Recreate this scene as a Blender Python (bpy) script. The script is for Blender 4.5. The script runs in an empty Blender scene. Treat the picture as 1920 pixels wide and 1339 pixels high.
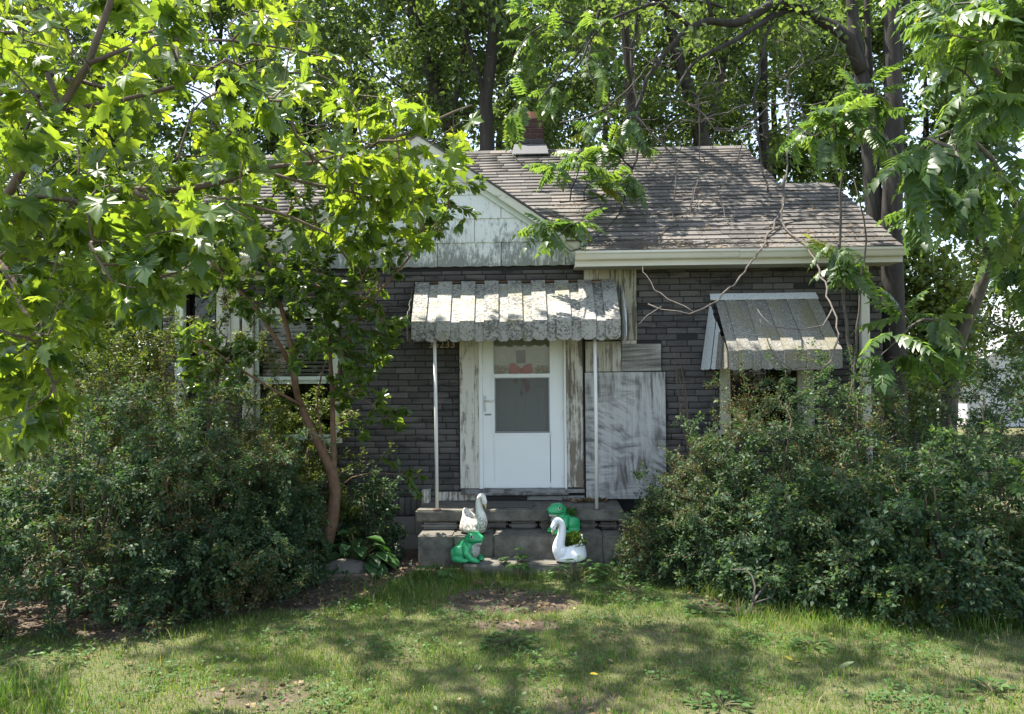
import bpy, bmesh, math, random
import numpy as np
from mathutils import Vector, Matrix, Euler

SC = bpy.context.scene
COL = SC.collection
rad = math.radians

# ------------------------------------------------------------------ camera
FPX, CX, CY = 1375.0, 960.0, 669.5          # focal length and centre in photo pixels
PITCH, ROLL = rad(1.27), rad(-0.55)
CAM_H = 1.8
cd = bpy.data.cameras.new('camera')
cd.sensor_fit = 'HORIZONTAL'; cd.sensor_width = 36.0
cd.lens = FPX / 1920.0 * 36.0
cd.clip_start = 0.05; cd.clip_end = 2000.0
cam = bpy.data.objects.new('camera', cd); COL.objects.link(cam)
CAM_R = Matrix.Rotation(math.pi/2 + PITCH, 4, 'X') @ Matrix.Rotation(ROLL, 4, 'Z')
cam.matrix_world = Matrix.Translation((0, 0, CAM_H)) @ CAM_R
SC.camera = cam

# ------------------------------------------------------------------ sky, sun, exposure
SUN_EL, SUN_AZ = rad(68.0), rad(-74.0)       # the sun stands high on the left, just behind the plane of the facade
w = bpy.data.worlds.new('World'); SC.world = w; w.use_nodes = True
wn = w.node_tree.nodes; wl = w.node_tree.links
sky = wn.new('ShaderNodeTexSky'); sky.sky_type = 'NISHITA'; sky.sun_disc = False
sky.sun_elevation = SUN_EL; sky.sun_rotation = SUN_AZ
sky.air_density = 1.0; sky.dust_density = 0.7; sky.ozone_density = 1.0
bg = wn['Background']; bg.inputs['Strength'].default_value = 0.15
hs = wn.new('ShaderNodeHueSaturation'); hs.inputs['Saturation'].default_value = 0.72     # the photograph's white balance
wl.new(sky.outputs['Color'], hs.inputs['Color']); wl.new(hs.outputs['Color'], bg.inputs['Color'])
sd = bpy.data.lights.new('sun', 'SUN'); sd.energy = 5.0; sd.angle = rad(0.6); sd.color = (1.0, 0.94, 0.84)
sun = bpy.data.objects.new('sun', sd); COL.objects.link(sun)
sdir = Vector((math.sin(SUN_AZ)*math.cos(SUN_EL), math.cos(SUN_AZ)*math.cos(SUN_EL), math.sin(SUN_EL)))
sun.rotation_euler = sdir.to_track_quat('Z', 'Y').to_euler(); sun.location = sdir * 60
SC.view_settings.view_transform = 'Standard'; SC.view_settings.look = 'None'
SC.view_settings.exposure = 1.6; SC.view_settings.gamma = 1.0
SC.view_settings.use_curve_mapping = False
SC.render.engine = 'CYCLES'
SC.cycles.max_bounces = 8; SC.cycles.diffuse_bounces = 4; SC.cycles.transmission_bounces = 6
SC.cycles.transparent_max_bounces = 12; SC.cycles.use_denoising = True
SC.cycles.sample_clamp_indirect = 6.0

# ------------------------------------------------------------------ frames and helpers
YAW = rad(-2.0)
HM = Matrix.Translation((0, 8.0, 0)) @ Matrix.Rotation(YAW, 4, 'Z')   # house frame: y = 0 is the front wall
HI = HM.inverted()
CAM_P = Vector((0, 0, CAM_H))

def ray(px, py):
    return (CAM_R.to_3x3() @ Vector(((px-CX)/FPX, (CY-py)/FPX, -1.0)))
def at(px, py, Y):                    # world point where the sight line meets world plane y = Y
    d = ray(px, py); return CAM_P + d * (Y / d.y)
def hp(px, py, yl):                   # the same in the house frame, plane y = yl
    o = HI @ CAM_P; d = HI.to_3x3() @ ray(px, py)
    return o + d * ((yl - o.y) / d.y)
def hx(px, yl, py=700): return hp(px, py, yl).x
def hz(py, yl, px=960): return hp(px, py, yl).z
def sstep(a, b, x):
    t = np.clip((np.asarray(x, float)-a)/(b-a), 0, 1); return t*t*(3-2*t)
def gz(x, y):                         # lie of the land: drops a little towards the house
    x = np.asarray(x, float); y = np.asarray(y, float)
    z = -0.10*sstep(5.0, 6.9, y) + 0.012*np.sin(x*1.7+y*0.9)*np.cos(y*1.3-x*0.6) + 0.006*np.sin(x*5.1+1)*np.sin(y*4.3)
    return z

def setp(o, label=None, cat=None, group=None, kind=None):
    if label: o['label'] = label
    if cat: o['category'] = cat
    if group: o['group'] = group
    if kind: o['kind'] = kind
    return o
ORG = {}
def thing(name, label, cat, loc=(0,0,0), house=True, group=None, rz=0.0):
    o = bpy.data.objects.new(name, None); COL.objects.link(o)
    o.empty_display_size = 0.2
    loc = Vector(loc)
    M = Matrix.Translation(loc) @ Matrix.Rotation(rz, 4, 'Z')
    o.matrix_world = HM @ M if house else M
    ORG[o.name] = loc
    return setp(o, label, cat, group)
def link(name, me, parent=None, org=None, loc=None):
    o = bpy.data.objects.new(name, me); COL.objects.link(o)
    if parent is not None:
        o.parent = parent
        ORG[o.name] = ORG.get(parent.name, Vector((0,0,0))) if org is None else Vector(org)
    if loc is not None: o.location = loc
    return o

class MB:
    """collects boxes, tubes and sheets, then links them as one mesh object"""
    def __init__(s): s.v = []; s.f = []
    def add(s, v, f):
        b = len(s.v); s.v += [tuple(p) for p in v]; s.f += [tuple(i+b for i in q) for q in f]; return s
    def box(s, x0, x1, y0, y1, z0, z1):
        v = [(x0,y0,z0),(x1,y0,z0),(x1,y1,z0),(x0,y1,z0),(x0,y0,z1),(x1,y0,z1),(x1,y1,z1),(x0,y1,z1)]
        return s.add(v, [(0,3,2,1),(4,5,6,7),(0,1,5,4),(1,2,6,5),(2,3,7,6),(3,0,4,7)])
    def bbox(s, x0, x1, y0, y1, z0, z1, b=0.006, jit=0.0, rng=None):      # box with chamfered front edges (towards -y)
        x0,x1=min(x0,x1),max(x0,x1)
        v = [(x0,y1,z0),(x1,y1,z0),(x1,y1,z1),(x0,y1,z1),
             (x0,y0+b,z0),(x1,y0+b,z0),(x1,y0+b,z1),(x0,y0+b,z1),
             (x0+b,y0,z0+b),(x1-b,y0,z0+b),(x1-b,y0,z1-b),(x0+b,y0,z1-b)]
        if jit and rng: v = [(a+rng.uniform(-jit,jit), c, d+rng.uniform(-jit,jit)) for a,c,d in v]
        f = [(3,2,1,0)]
        for a,c in ((0,4),(4,8)):
            for k in range(4):
                k2=(k+1)%4; f.append((a+k,a+k2,c+k2,c+k))
        f.append((8,9,10,11))
        return s.add(v, f)
    def prism(s, poly, d):             # poly: list of 3D points (planar), extruded along vector d
        n=len(poly); d=Vector(d); P=[Vector(p) for p in poly]
        return s.add(P+[p+d for p in P], [tuple(range(n-1,-1,-1)), tuple(range(n,2*n))]+[(i,(i+1)%n,n+(i+1)%n,n+i) for i in range(n)])
    def tube(s, pts, rr, sides=8, cap=True):
        P=[Vector(p) for p in pts]; n=len(P)
        if not hasattr(rr,'__len__'): rr=[rr]*n
        b=len(s.v); up=None
        for i,p in enumerate(P):
            t=(P[min(i+1,n-1)]-P[max(i-1,0)]);
            t = t.normalized() if t.length>1e-9 else Vector((0,0,1))
            if up is None: up=Vector((1,0,0)) if abs(t.x)<0.8 else Vector((0,1,0))
            a=(up-t*up.dot(t)).normalized(); c=t.cross(a); up=a
            for k in range(sides):
                th=2*math.pi*k/sides; q=p+(a*math.cos(th)+c*math.sin(th))*rr[i]; s.v.append(tuple(q))
        for i in range(n-1):
            for k in range(sides):
                k2=(k+1)%sides; s.f.append((b+i*sides+k,b+i*sides+k2,b+(i+1)*sides+k2,b+(i+1)*sides+k))
        if cap:
            s.f.append(tuple(b+k for k in range(sides-1,-1,-1))); s.f.append(tuple(b+(n-1)*sides+k for k in range(sides)))
        return s
    def ball(s, c, r, seg=12, rings=8):
        c=Vector(c); r=r if hasattr(r,'__len__') else (r,r,r)
        v=[];f=[]
        for i in range(rings+1):
            ph=math.pi*i/rings
            for k in range(seg):
                th=2*math.pi*k/seg
                v.append((c.x+r[0]*math.sin(ph)*math.cos(th), c.y+r[1]*math.sin(ph)*math.sin(th), c.z+r[2]*math.cos(ph)))
        for i in range(rings):
            for k in range(seg):
                k2=(k+1)%seg; f.append((i*seg+k,(i+1)*seg+k,(i+1)*seg+k2,i*seg+k2))
        return s.add(v,f)
    def mesh(s, name, mat, org=(0,0,0), smooth=False):
        me=bpy.data.meshes.new(name); o=Vector(org)
        me.from_pydata([(a-o.x,b-o.y,c-o.z) for a,b,c in s.v], [], s.f)
        if mat: me.materials.append(mat)
        if smooth: me.polygons.foreach_set('use_smooth',[True]*len(me.polygons))
        me.update(); return me
    def build(s, name, mat, parent=None, smooth=False, kind=None, label=None):
        org = ORG.get(parent.name, Vector((0,0,0))) if parent is not None else Vector((0,0,0))
        o = link(name, s.mesh(name, mat, org, smooth), parent)
        if kind: o['kind']=kind
        if label: o['label']=label
        return o
def box_part(name, mat, parent, *a, **k): return MB().box(*a).build(name, mat, parent, **k)

def np_mesh(name, V, faces, mat, rnd=None, smooth=False):
    """V (n,3); faces: list of (m,k) int arrays; rnd per vertex"""
    me=bpy.data.meshes.new(name)
    V=np.ascontiguousarray(V,dtype=np.float32)
    me.vertices.add(len(V)); me.vertices.foreach_set('co',V.ravel())
    loops=np.concatenate([f.ravel() for f in faces]).astype(np.int32)
    tot=np.concatenate([np.full(len(f),f.shape[1],np.int32) for f in faces])
    st=np.zeros(len(tot),np.int32); st[1:]=np.cumsum(tot)[:-1]
    me.loops.add(len(loops)); me.loops.foreach_set('vertex_index',loops)
    me.polygons.add(len(tot)); me.polygons.foreach_set('loop_start',st)
    try: me.polygons.foreach_set('loop_total',tot)
    except Exception: pass
    if smooth: me.polygons.foreach_set('use_smooth',np.ones(len(tot),bool))
    if rnd is not None:
        a=me.attributes.new('rnd','FLOAT','POINT'); a.data.foreach_set('value',np.ascontiguousarray(rnd,dtype=np.float32))
    if mat: me.materials.append(mat)
    me.update(calc_edges=True); me.validate()
    return me

def frames(axis, normal):
    """(m,3,3) bases: columns side, axis, normal"""
    a=axis/np.maximum(np.linalg.norm(axis,axis=1,keepdims=True),1e-9)
    x=np.cross(a,normal); l=np.linalg.norm(x,axis=1,keepdims=True)
    bad=(l[:,0]<1e-4); x[bad]=np.cross(a[bad],np.array([[0.3,0.9,0.1]])); l=np.linalg.norm(x,axis=1,keepdims=True)
    x=x/np.maximum(l,1e-9); z=np.cross(x,a)
    return np.stack([x,a,z],axis=2)
def scatter(name, tmpl, pos, B, sc, mat, rng, smooth=False, rnd=None):
    """copies of a leaf template as one mesh"""
    tv,tf=tmpl; m=len(pos); n=len(tv)
    sc=np.asarray(sc,float); sc=np.full(m,sc) if sc.ndim==0 else sc
    V=np.einsum('mij,nj->mni',B,tv)*sc[:,None,None]+pos[:,None,:]
    off=(np.arange(m)*n)[:,None,None]
    faces=[(f[None]+off).reshape(-1,f.shape[1]) for f in tf]
    r=rng.random(m) if rnd is None else rnd
    return np_mesh(name,V.reshape(-1,3),faces,mat,np.repeat(r,n),smooth)

# ------------------------------------------------------------------ materials
def newmat(name):
    m=bpy.data.materials.new(name); m.use_nodes=True
    nt=m.node_tree; b=nt.nodes['Principled BSDF']
    b.inputs['Roughness'].default_value=0.8
    try: b.inputs['Specular IOR Level'].default_value=0.3
    except Exception: pass
    return m,nt,b
def nd(nt,t,props=None,**ins):
    n=nt.nodes.new('ShaderNode'+t)
    for k,v in (props or {}).items(): setattr(n,k,v)
    for k,v in ins.items():
        k2=k.replace('_',' ')
        s=n.inputs[k2] if k2 in n.inputs else n.inputs[k]
        if isinstance(v,bpy.types.NodeSocket): nt.links.new(v,s)
        else: s.default_value=v
    return n
def ramp(nt,fac,stops,mode='LINEAR'):
    n=nt.nodes.new('ShaderNodeValToRGB'); nt.links.new(fac,n.inputs[0]); n.color_ramp.interpolation=mode
    e=n.color_ramp.elements
    while len(e)<len(stops): e.new(0.5)
    for i,(p,c) in enumerate(stops):
        e[i].position=p; e[i].color=(c if hasattr(c,'__len__') else (c,c,c))+(() if hasattr(c,'__len__') and len(c)==4 else (1,))
    return n.outputs['Color']
def noise(nt,vec,scale,detail=4,rough=0.6,dist=0.0):
    return nd(nt,'TexNoise',None,Vector=vec,Scale=scale,Detail=detail,Roughness=rough,Distortion=dist).outputs['Fac']
def mixc(nt,f,a,b,mode='MIX'):
    n=nt.nodes.new('ShaderNodeMix'); n.data_type='RGBA'; n.blend_type=mode
    for s,v in ((n.inputs[0],f),(n.inputs[6],a),(n.inputs[7],b)):
        if isinstance(v,bpy.types.NodeSocket): nt.links.new(v,s)
        elif hasattr(v,'__len__'): s.default_value=tuple(v)[:3]+(1,)
        else: s.default_value=v
    return n.outputs[2]
def mth(nt,op,a,b=0.0,c=0.0):
    n=nt.nodes.new('ShaderNodeMath'); n.operation=op
    for s,v in zip(n.inputs,(a,b,c)):
        if isinstance(v,bpy.types.NodeSocket): nt.links.new(v,s)
        else: s.default_value=v
    return n.outputs[0]
def ocoord(nt,scale=(1,1,1),world=False):
    v = nd(nt,'NewGeometry').outputs['Position'] if world else nd(nt,'TexCoord').outputs['Object']
    return nd(nt,'Mapping',None,Vector=v,Scale=scale).outputs[0]
def bump(nt,b,h,strength=0.4,dist=0.01):
    n=nd(nt,'Bump',None,Height=h,Strength=strength,Distance=dist); nt.links.new(n.outputs[0],b.inputs['Normal'])
def orand(nt): return nd(nt,'ObjectInfo').outputs['Random']
def rndval(nt):                       # one random number per leaf, piece or blade
    a=nd(nt,'Attribute',{'attribute_name':'rnd'}).outputs['Fac']
    return mth(nt,'FRACT',mth(nt,'ADD',a,orand(nt)))

def leaf_mat(name, stops, trans=0.45, tcol=(1.6,1.9,0.6), rough=0.42, spec=0.5, patch=1.4):
    m,nt,b=newmat(name); r=rndval(nt)
    col=ramp(nt,r,stops)
    n=noise(nt,ocoord(nt,world=True),2.3,3)
    col=mixc(nt,mth(nt,'MULTIPLY',n,0.35),col,mixc(nt,1.0,col,(0.75,0.8,0.7),'MULTIPLY'))
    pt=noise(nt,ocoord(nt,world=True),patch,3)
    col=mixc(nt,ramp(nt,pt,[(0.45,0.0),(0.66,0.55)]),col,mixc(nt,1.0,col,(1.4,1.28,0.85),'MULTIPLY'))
    nt.links.new(col,b.inputs['Base Color']); b.inputs['Roughness'].default_value=rough
    b.inputs['Specular IOR Level'].default_value=spec
    tr=nd(nt,'BsdfTranslucent'); nt.links.new(mixc(nt,1.0,col,tcol,'MULTIPLY'),tr.inputs['Color'])
    mx=nd(nt,'MixShader',None,Fac=trans); nt.links.new(b.outputs[0],mx.inputs[1]); nt.links.new(tr.outputs[0],mx.inputs[2])
    nt.links.new(mx.outputs[0],nt.nodes['Material Output'].inputs['Surface'])
    return m
def bark_mat(name, c0, c1, sc=(14,14,3), bs=0.6):
    m,nt,b=newmat(name); v=ocoord(nt,sc)
    n=noise(nt,v,1.0,6,0.65,0.3)
    col=ramp(nt,n,[(0.3,c0),(0.7,c1)])
    n2=noise(nt,ocoord(nt),3.0,3); col=mixc(nt,mth(nt,'MULTIPLY',n2,0.5),col,tuple(x*0.7 for x in c1))
    nt.links.new(col,b.inputs['Base Color']); b.inputs['Roughness'].default_value=0.9; bump(nt,b,n,bs,0.02)
    return m
M={}
def plain(name,c,rough=0.6,var=0.25,sc=6.0,spec=0.4,metal=0.0,bs=0.0,orv=0.0):
    m,nt,b=newmat(name); n=noise(nt,ocoord(nt),sc,5)
    col=mixc(nt,n,tuple(x*(1-var) for x in c),tuple(min(1,x*(1+var)) for x in c))
    if orv: col=mixc(nt,1.0,col,ramp(nt,rndval(nt),[(0,1-orv),(1,1.0)]),'MULTIPLY')
    nt.links.new(col,b.inputs['Base Color']); b.inputs['Roughness'].default_value=rough; b.inputs['Metallic'].default_value=metal
    b.inputs['Specular IOR Level'].default_value=spec
    if bs: bump(nt,b,noise(nt,ocoord(nt),sc*6,4),bs,0.005)
    M[name]=m; return m

# asphalt brick siding: mineral granules, tone differs from brick to brick
m,nt,b=newmat('brick_siding'); P=ocoord(nt,world=True)
g=noise(nt,P,160,3,0.8); big=noise(nt,P,1.6,4)
col=ramp(nt,rndval(nt),[(0,(0.062,0.058,0.056)),(0.5,(0.080,0.075,0.072)),(1,(0.11,0.102,0.096))])
col=mixc(nt,1.0,col,ramp(nt,g,[(0.3,0.5),(0.7,1.5)]),'MULTIPLY')
wear=noise(nt,nd(nt,'Mapping',None,Vector=P,Scale=(2,2,9)).outputs[0],1.3,5)
col=mixc(nt,ramp(nt,wear,[(0.53,0.0),(0.66,0.8)]),col,(0.022,0.021,0.021))
col=mixc(nt,ramp(nt,big,[(0.5,0.0),(0.75,0.4)]),col,(0.15,0.135,0.12))
nt.links.new(col,b.inputs['Base Color']); b.inputs['Roughness'].default_value=0.95; bump(nt,b,g,0.5,0.004); M['brick']=m
plain('mortar',(0.028,0.027,0.026),0.95,0.4,20)
# roof shingles
m,nt,b=newmat('shingle'); P=ocoord(nt,world=True); g=noise(nt,P,120,3,0.8)
col=ramp(nt,rndval(nt),[(0,(0.08,0.074,0.069)),(0.45,(0.118,0.109,0.101)),(0.85,(0.155,0.143,0.131)),(1,(0.175,0.15,0.128))])
col=mixc(nt,1.0,col,ramp(nt,g,[(0.3,0.6),(0.7,1.35)]),'MULTIPLY')
st=noise(nt,nd(nt,'Mapping',None,Vector=P,Scale=(3,0.6,0.6)).outputs[0],1.2,5)
col=mixc(nt,ramp(nt,st,[(0.5,0.0),(0.8,0.7)]),col,(0.06,0.058,0.055))
nt.links.new(col,b.inputs['Base Color']); b.inputs['Roughness'].default_value=0.95; bump(nt,b,g,0.4,0.004); M['shingle']=m
# old paint peeling from wood, grain upright (or along x when flat)
def peel(name, paint, wood, amount=0.5, grain=(22,22,1.6), dark=0.0):
    m,nt,b=newmat(name); P=ocoord(nt,grain,True)
    n=noise(nt,P,1.0,8,0.72,0.4); n2=noise(nt,ocoord(nt,(9,9,4),True),1.0,5,0.7)
    msk=ramp(nt,mth(nt,'ADD',mth(nt,'MULTIPLY',n,0.6),mth(nt,'MULTIPLY',n2,0.4)),[(amount-0.03,0.0),(amount+0.03,1.0)])
    wd=ramp(nt,n,[(0.3,tuple(x*0.45 for x in wood)),(0.7,wood)])
    pt=mixc(nt,noise(nt,ocoord(nt,(5,5,2),True),1.0,4),tuple(x*0.82 for x in paint),paint)
    col=mixc(nt,msk,pt,wd)
    nt.links.new(col,b.inputs['Base Color']); b.inputs['Roughness'].default_value=0.8
    bump(nt,b,mth(nt,'SUBTRACT',1.0,msk),0.5,0.004); M[name]=m; return m
peel('peeling_white',(0.66,0.64,0.57),(0.25,0.205,0.16),0.545)
peel('peeling_worn',(0.60,0.57,0.50),(0.24,0.20,0.15),0.50)
peel('peeling_cream',(0.62,0.60,0.49),(0.20,0.18,0.14),0.60,(2.5,8,10))
peel('mossy_board',(0.36,0.34,0.25),(0.13,0.12,0.085),0.50,(30,30,1.4))
peel('pale_board',(0.50,0.47,0.40),(0.26,0.235,0.19),0.52,(40,40,1.2))
peel('grey_plank',(0.27,0.27,0.26),(0.12,0.11,0.10),0.52,(1.6,20,30))
plain('white_paint',(0.76,0.78,0.77),0.45,0.04,3.0)
plain('cream_metal',(0.62,0.60,0.52),0.5,0.12,3.0)
plain('pale_trim',(0.60,0.66,0.58),0.55,0.15,4.0)
plain('beige_trim',(0.40,0.38,0.30),0.6,0.2,4.0)
plain('post_white',(0.70,0.69,0.66),0.5,0.12,5.0)
plain('door_white',(0.60,0.58,0.53),0.5,0.06,3.0)
plain('brown_rust',(0.10,0.055,0.035),0.85,0.4,12)
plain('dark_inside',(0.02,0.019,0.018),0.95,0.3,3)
plain('mullion',(0.20,0.21,0.22),0.5,0.1)
plain('lintel_black',(0.03,0.029,0.028),0.9,0.3)
plain('curtain_rag',(0.30,0.28,0.22),0.95,0.3,20)
plain('brass',(0.42,0.34,0.24),0.45,0.2,20,0.5,0.35)
plain('chimney_brick',(0.075,0.042,0.038),0.9,0.35,14,0.2,0,0.3,0.35)
plain('chimney_mortar',(0.20,0.185,0.17),0.95,0.2,14)
plain('tar',(0.05,0.043,0.05),0.8,0.4,8)
plain('flashing',(0.075,0.078,0.085),0.6,0.25,9)
plain('clay',(0.33,0.17,0.10),0.85,0.2,9)
plain('soffit',(0.33,0.32,0.28),0.8,0.2,4)
# cement siding of the gable, mildew climbing from each lower edge
m,nt,b=newmat('gable_panel'); P=ocoord(nt,(1,1,1),True)
base=mixc(nt,noise(nt,P,2.5,4),(0.62,0.64,0.595),(0.73,0.745,0.70))
sp=noise(nt,ocoord(nt,(30,30,9),True),1.0,6,0.8); blo=noise(nt,ocoord(nt,(2.6,2.6,3.0),True),1.0,4)
hgt=nd(nt,'SeparateXYZ',None,Vector=nd(nt,'NewGeometry').outputs['Position']).outputs['Z']
low=ramp(nt,nd(nt,'MapRange',None,Value=hgt,From_Min=2.95,From_Max=3.75).outputs[0],[(0,0.20),(0.3,0.10),(1,0.0)])
msk=ramp(nt,mth(nt,'ADD',mth(nt,'ADD',mth(nt,'MULTIPLY',sp,0.62),mth(nt,'MULTIPLY',blo,0.38)),low),[(0.565,0.0),(0.66,0.85)])
col=mixc(nt,msk,base,(0.15,0.16,0.14))
nt.links.new(col,b.inputs['Base Color']); b.inputs['Roughness'].default_value=0.75; bump(nt,b,sp,0.2,0.003); M['gable_panel']=m
# awning slats: white enamel eaten by black lichen, yellow moss patches
m,nt,b=newmat('awning'); P=ocoord(nt,(1,1,1),True)
base=mixc(nt,noise(nt,P,4,4),(0.22,0.212,0.185),(0.36,0.35,0.315))
sp=noise(nt,P,38,5,0.72,0.5); blo=noise(nt,P,3.2,4,0.6); r=rndval(nt)
f=mth(nt,'ADD',mth(nt,'ADD',mth(nt,'MULTIPLY',sp,0.70),mth(nt,'MULTIPLY',blo,0.24)),mth(nt,'MULTIPLY',r,0.05))
col=mixc(nt,ramp(nt,f,[(0.49,0.0),(0.56,0.92)]),base,(0.065,0.062,0.055))
moss=noise(nt,P,5.0,4,0.7); col=mixc(nt,ramp(nt,moss,[(0.54,0.0),(0.70,0.6)]),col,(0.21,0.19,0.085))
nt.links.new(col,b.inputs['Base Color']); b.inputs['Roughness'].default_value=0.7; bump(nt,b,sp,0.25,0.003); M['awning']=m
m,nt,b=newmat('awning_mossy'); P=ocoord(nt,(1,1,1),True)
sp=noise(nt,P,70,5,0.75,0.3); blo=noise(nt,nd(nt,'Mapping',None,Vector=P,Scale=(4,2,1.5)).outputs[0],1.3,4,0.6); r=rndval(nt)
col=ramp(nt,sp,[(0.38,(0.115,0.11,0.095)),(0.52,(0.19,0.18,0.16)),(0.64,(0.40,0.39,0.36))])
col=mixc(nt,ramp(nt,blo,[(0.45,0.0),(0.68,0.7)]),col,(0.19,0.17,0.09))
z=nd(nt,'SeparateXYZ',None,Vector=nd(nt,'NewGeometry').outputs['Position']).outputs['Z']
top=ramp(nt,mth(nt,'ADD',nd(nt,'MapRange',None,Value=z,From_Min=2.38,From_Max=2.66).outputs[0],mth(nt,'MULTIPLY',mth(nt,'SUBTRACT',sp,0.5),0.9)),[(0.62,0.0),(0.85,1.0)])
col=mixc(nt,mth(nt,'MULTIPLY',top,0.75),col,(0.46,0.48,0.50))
nt.links.new(col,b.inputs['Base Color']); b.inputs['Roughness'].default_value=0.75; bump(nt,b,sp,0.25,0.003); M['awning_mossy']=m
m,nt,b=newmat('awning_clean'); P=ocoord(nt,(1,1,1),True); sp=noise(nt,P,60,5,0.75)
col=mixc(nt,ramp(nt,sp,[(0.55,0.0),(0.62,0.8)]),(0.60,0.63,0.65),(0.2,0.2,0.19))
nt.links.new(col,b.inputs['Base Color']); b.inputs['Roughness'].default_value=0.55; M['awning_clean']=m
# plywood sheet smeared with black paint
def smear(name, base, dk, kind):
    m,nt,b=newmat(name); P=nd(nt,'TexCoord').outputs['Object']
    def stroke(ang,sx,sz,off):
        mp=nd(nt,'Mapping',None,Vector=P,Rotation=(0,rad(ang),0),Location=(off,0,off*.7)).outputs[0]
        return noise(nt,nd(nt,'Mapping',None,Vector=mp,Scale=(sx,1,sz)).outputs[0],1.0,6,0.66,0.12)
    low=noise(nt,P,2.1,2); low2=noise(nt,nd(nt,'Mapping',None,Vector=P,Location=(4,0,9)).outputs[0],1.7,2)
    if kind==0:
        a=stroke(3,2.6,21,0.0); d=stroke(-28,4.0,15,3.0); v=stroke(4,17,2.4,6.0)
        f=mixc(nt,ramp(nt,low,[(0.40,0.0),(0.60,1.0)]),a,d); f=mixc(nt,ramp(nt,low2,[(0.45,0.0),(0.62,1.0)]),f,v)
    else: f=stroke(2,1.6,22,1.0)
    cov=noise(nt,nd(nt,'Mapping',None,Vector=P,Location=(2,0,1)).outputs[0],1.3,3)
    f=mth(nt,'ADD',mth(nt,'MULTIPLY',f,0.75),mth(nt,'MULTIPLY',cov,0.25))
    gr=noise(nt,nd(nt,'Mapping',None,Vector=P,Scale=(75,75,1.2)).outputs[0],1.0,5,0.7)
    bc=mixc(nt,ramp(nt,gr,[(0.35,0.0),(0.7,0.55)]),base,tuple(x*0.5 for x in base))
    col=mixc(nt,ramp(nt,f,[(0.47 if kind==0 else 0.43,0.0),(0.60,0.88)]),bc,dk)
    nt.links.new(col,b.inputs['Base Color']); b.inputs['Roughness'].default_value=0.75; bump(nt,b,gr,0.3,0.003); M[name]=m
smear('smeared_ply',(0.50,0.495,0.475),(0.09,0.082,0.074),0)
smear('smeared_ply_dark',(0.36,0.345,0.31),(0.075,0.068,0.06),1)
plain('gold',(0.45,0.33,0.10),0.35,0.3,40,0.5,0.5)
# concrete and stone
m,nt,b=newmat('concrete'); P=ocoord(nt,world=True); n=noise(nt,P,7,7,0.7); n2=noise(nt,P,60,3,0.7)
col=ramp(nt,n,[(0.3,(0.06,0.055,0.047)),(0.5,(0.135,0.124,0.106)),(0.78,(0.25,0.235,0.205))])
col=mixc(nt,ramp(nt,n2,[(0.62,0.0),(0.72,0.7)]),col,(0.28,0.265,0.24))
nz=nd(nt,'SeparateXYZ',None,Vector=nd(nt,'NewGeometry').outputs['Normal']).outputs['Z']
col=mixc(nt,mth(nt,'MULTIPLY',noise(nt,P,2.2,3),0.35),col,(0.06,0.068,0.04))
nt.links.new(col,b.inputs['Base Color']); b.inputs['Roughness'].default_value=0.92; bump(nt,b,n2,0.4,0.006); M['concrete']=m
plain('block_painted',(0.25,0.235,0.215),0.85,0.2,5,0.2,0,0.2,0.15)
plain('rubble',(0.20,0.19,0.17),0.9,0.4,10,0.2,0,0.5,0.4)
plain('rock',(0.13,0.12,0.105),0.9,0.4,7,0.2,0,0.6)
plain('timber',(0.13,0.10,0.075),0.9,0.4,9,0.2,0,0.5)
plain('mat_grey',(0.10,0.095,0.088),0.95,0.3,30,0.1,0,0.4)
plain('swan_white',(0.76,0.77,0.78),0.4,0.06,5)
plain('beak',(0.55,0.40,0.18),0.5,0.2,15)
plain('frog_green',(0.03,0.33,0.125),0.32,0.18,6,0.5)
plain('black_gloss',(0.015,0.015,0.015),0.3,0.1)
plain('eye_white',(0.7,0.7,0.66),0.4,0.05)
plain('bow_red',(0.45,0.018,0.022),0.45,0.3,30,0.5)
plain('bell_grey',(0.2,0.18,0.15),0.4,0.2,20,0.5,0.5)
m,nt,b=newmat('frog_belly'); n=noise(nt,ocoord(nt),70,6,0.75)
nt.links.new(ramp(nt,n,[(0.40,(0.16,0.15,0.13)),(0.58,(0.5,0.5,0.47))]),b.inputs['Base Color']); M['frog_belly']=m
m,nt,b=newmat('swan_mossy'); P=ocoord(nt); n=noise(nt,P,45,6,0.75); z=nd(nt,'SeparateXYZ',None,Vector=P).outputs['Z']
low=nd(nt,'MapRange',None,Value=z,From_Min=0.0,From_Max=0.3,To_Min=0.20,To_Max=-0.06).outputs[0]
nt.links.new(mixc(nt,ramp(nt,mth(nt,'ADD',n,low),[(0.54,0.0),(0.66,0.85)]),(0.66,0.65,0.60),(0.16,0.14,0.10)),b.inputs['Base Color']); b.inputs['Roughness'].default_value=0.6; M['swan_mossy']=m
# glass and insect screen
m,nt,b=newmat('glass'); nt.nodes.remove(b)
fr=nd(nt,'Fresnel',None,IOR=1.5); t=nd(nt,'BsdfTransparent',None,Color=(0.8,0.83,0.82,1)); g=nd(nt,'BsdfGlossy',None,Roughness=0.02)
mx=nd(nt,'MixShader',None,Fac=mth(nt,'MULTIPLY',fr.outputs[0],0.6)); nt.links.new(t.outputs[0],mx.inputs[1]); nt.links.new(g.outputs[0],mx.inputs[2])
nt.links.new(mx.outputs[0],nt.nodes['Material Output'].inputs['Surface']); M['glass']=m
m,nt,b=newmat('screen'); b.inputs['Base Color'].default_value=(0.17,0.17,0.17,1); b.inputs['Roughness'].default_value=0.6
t=nd(nt,'BsdfTransparent'); mx=nd(nt,'MixShader',None,Fac=0.34); nt.links.new(t.outputs[0],mx.inputs[1]); nt.links.new(b.outputs[0],mx.inputs[2])
nt.links.new(mx.outputs[0],nt.nodes['Material Output'].inputs['Surface']); M['screen']=m
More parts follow.
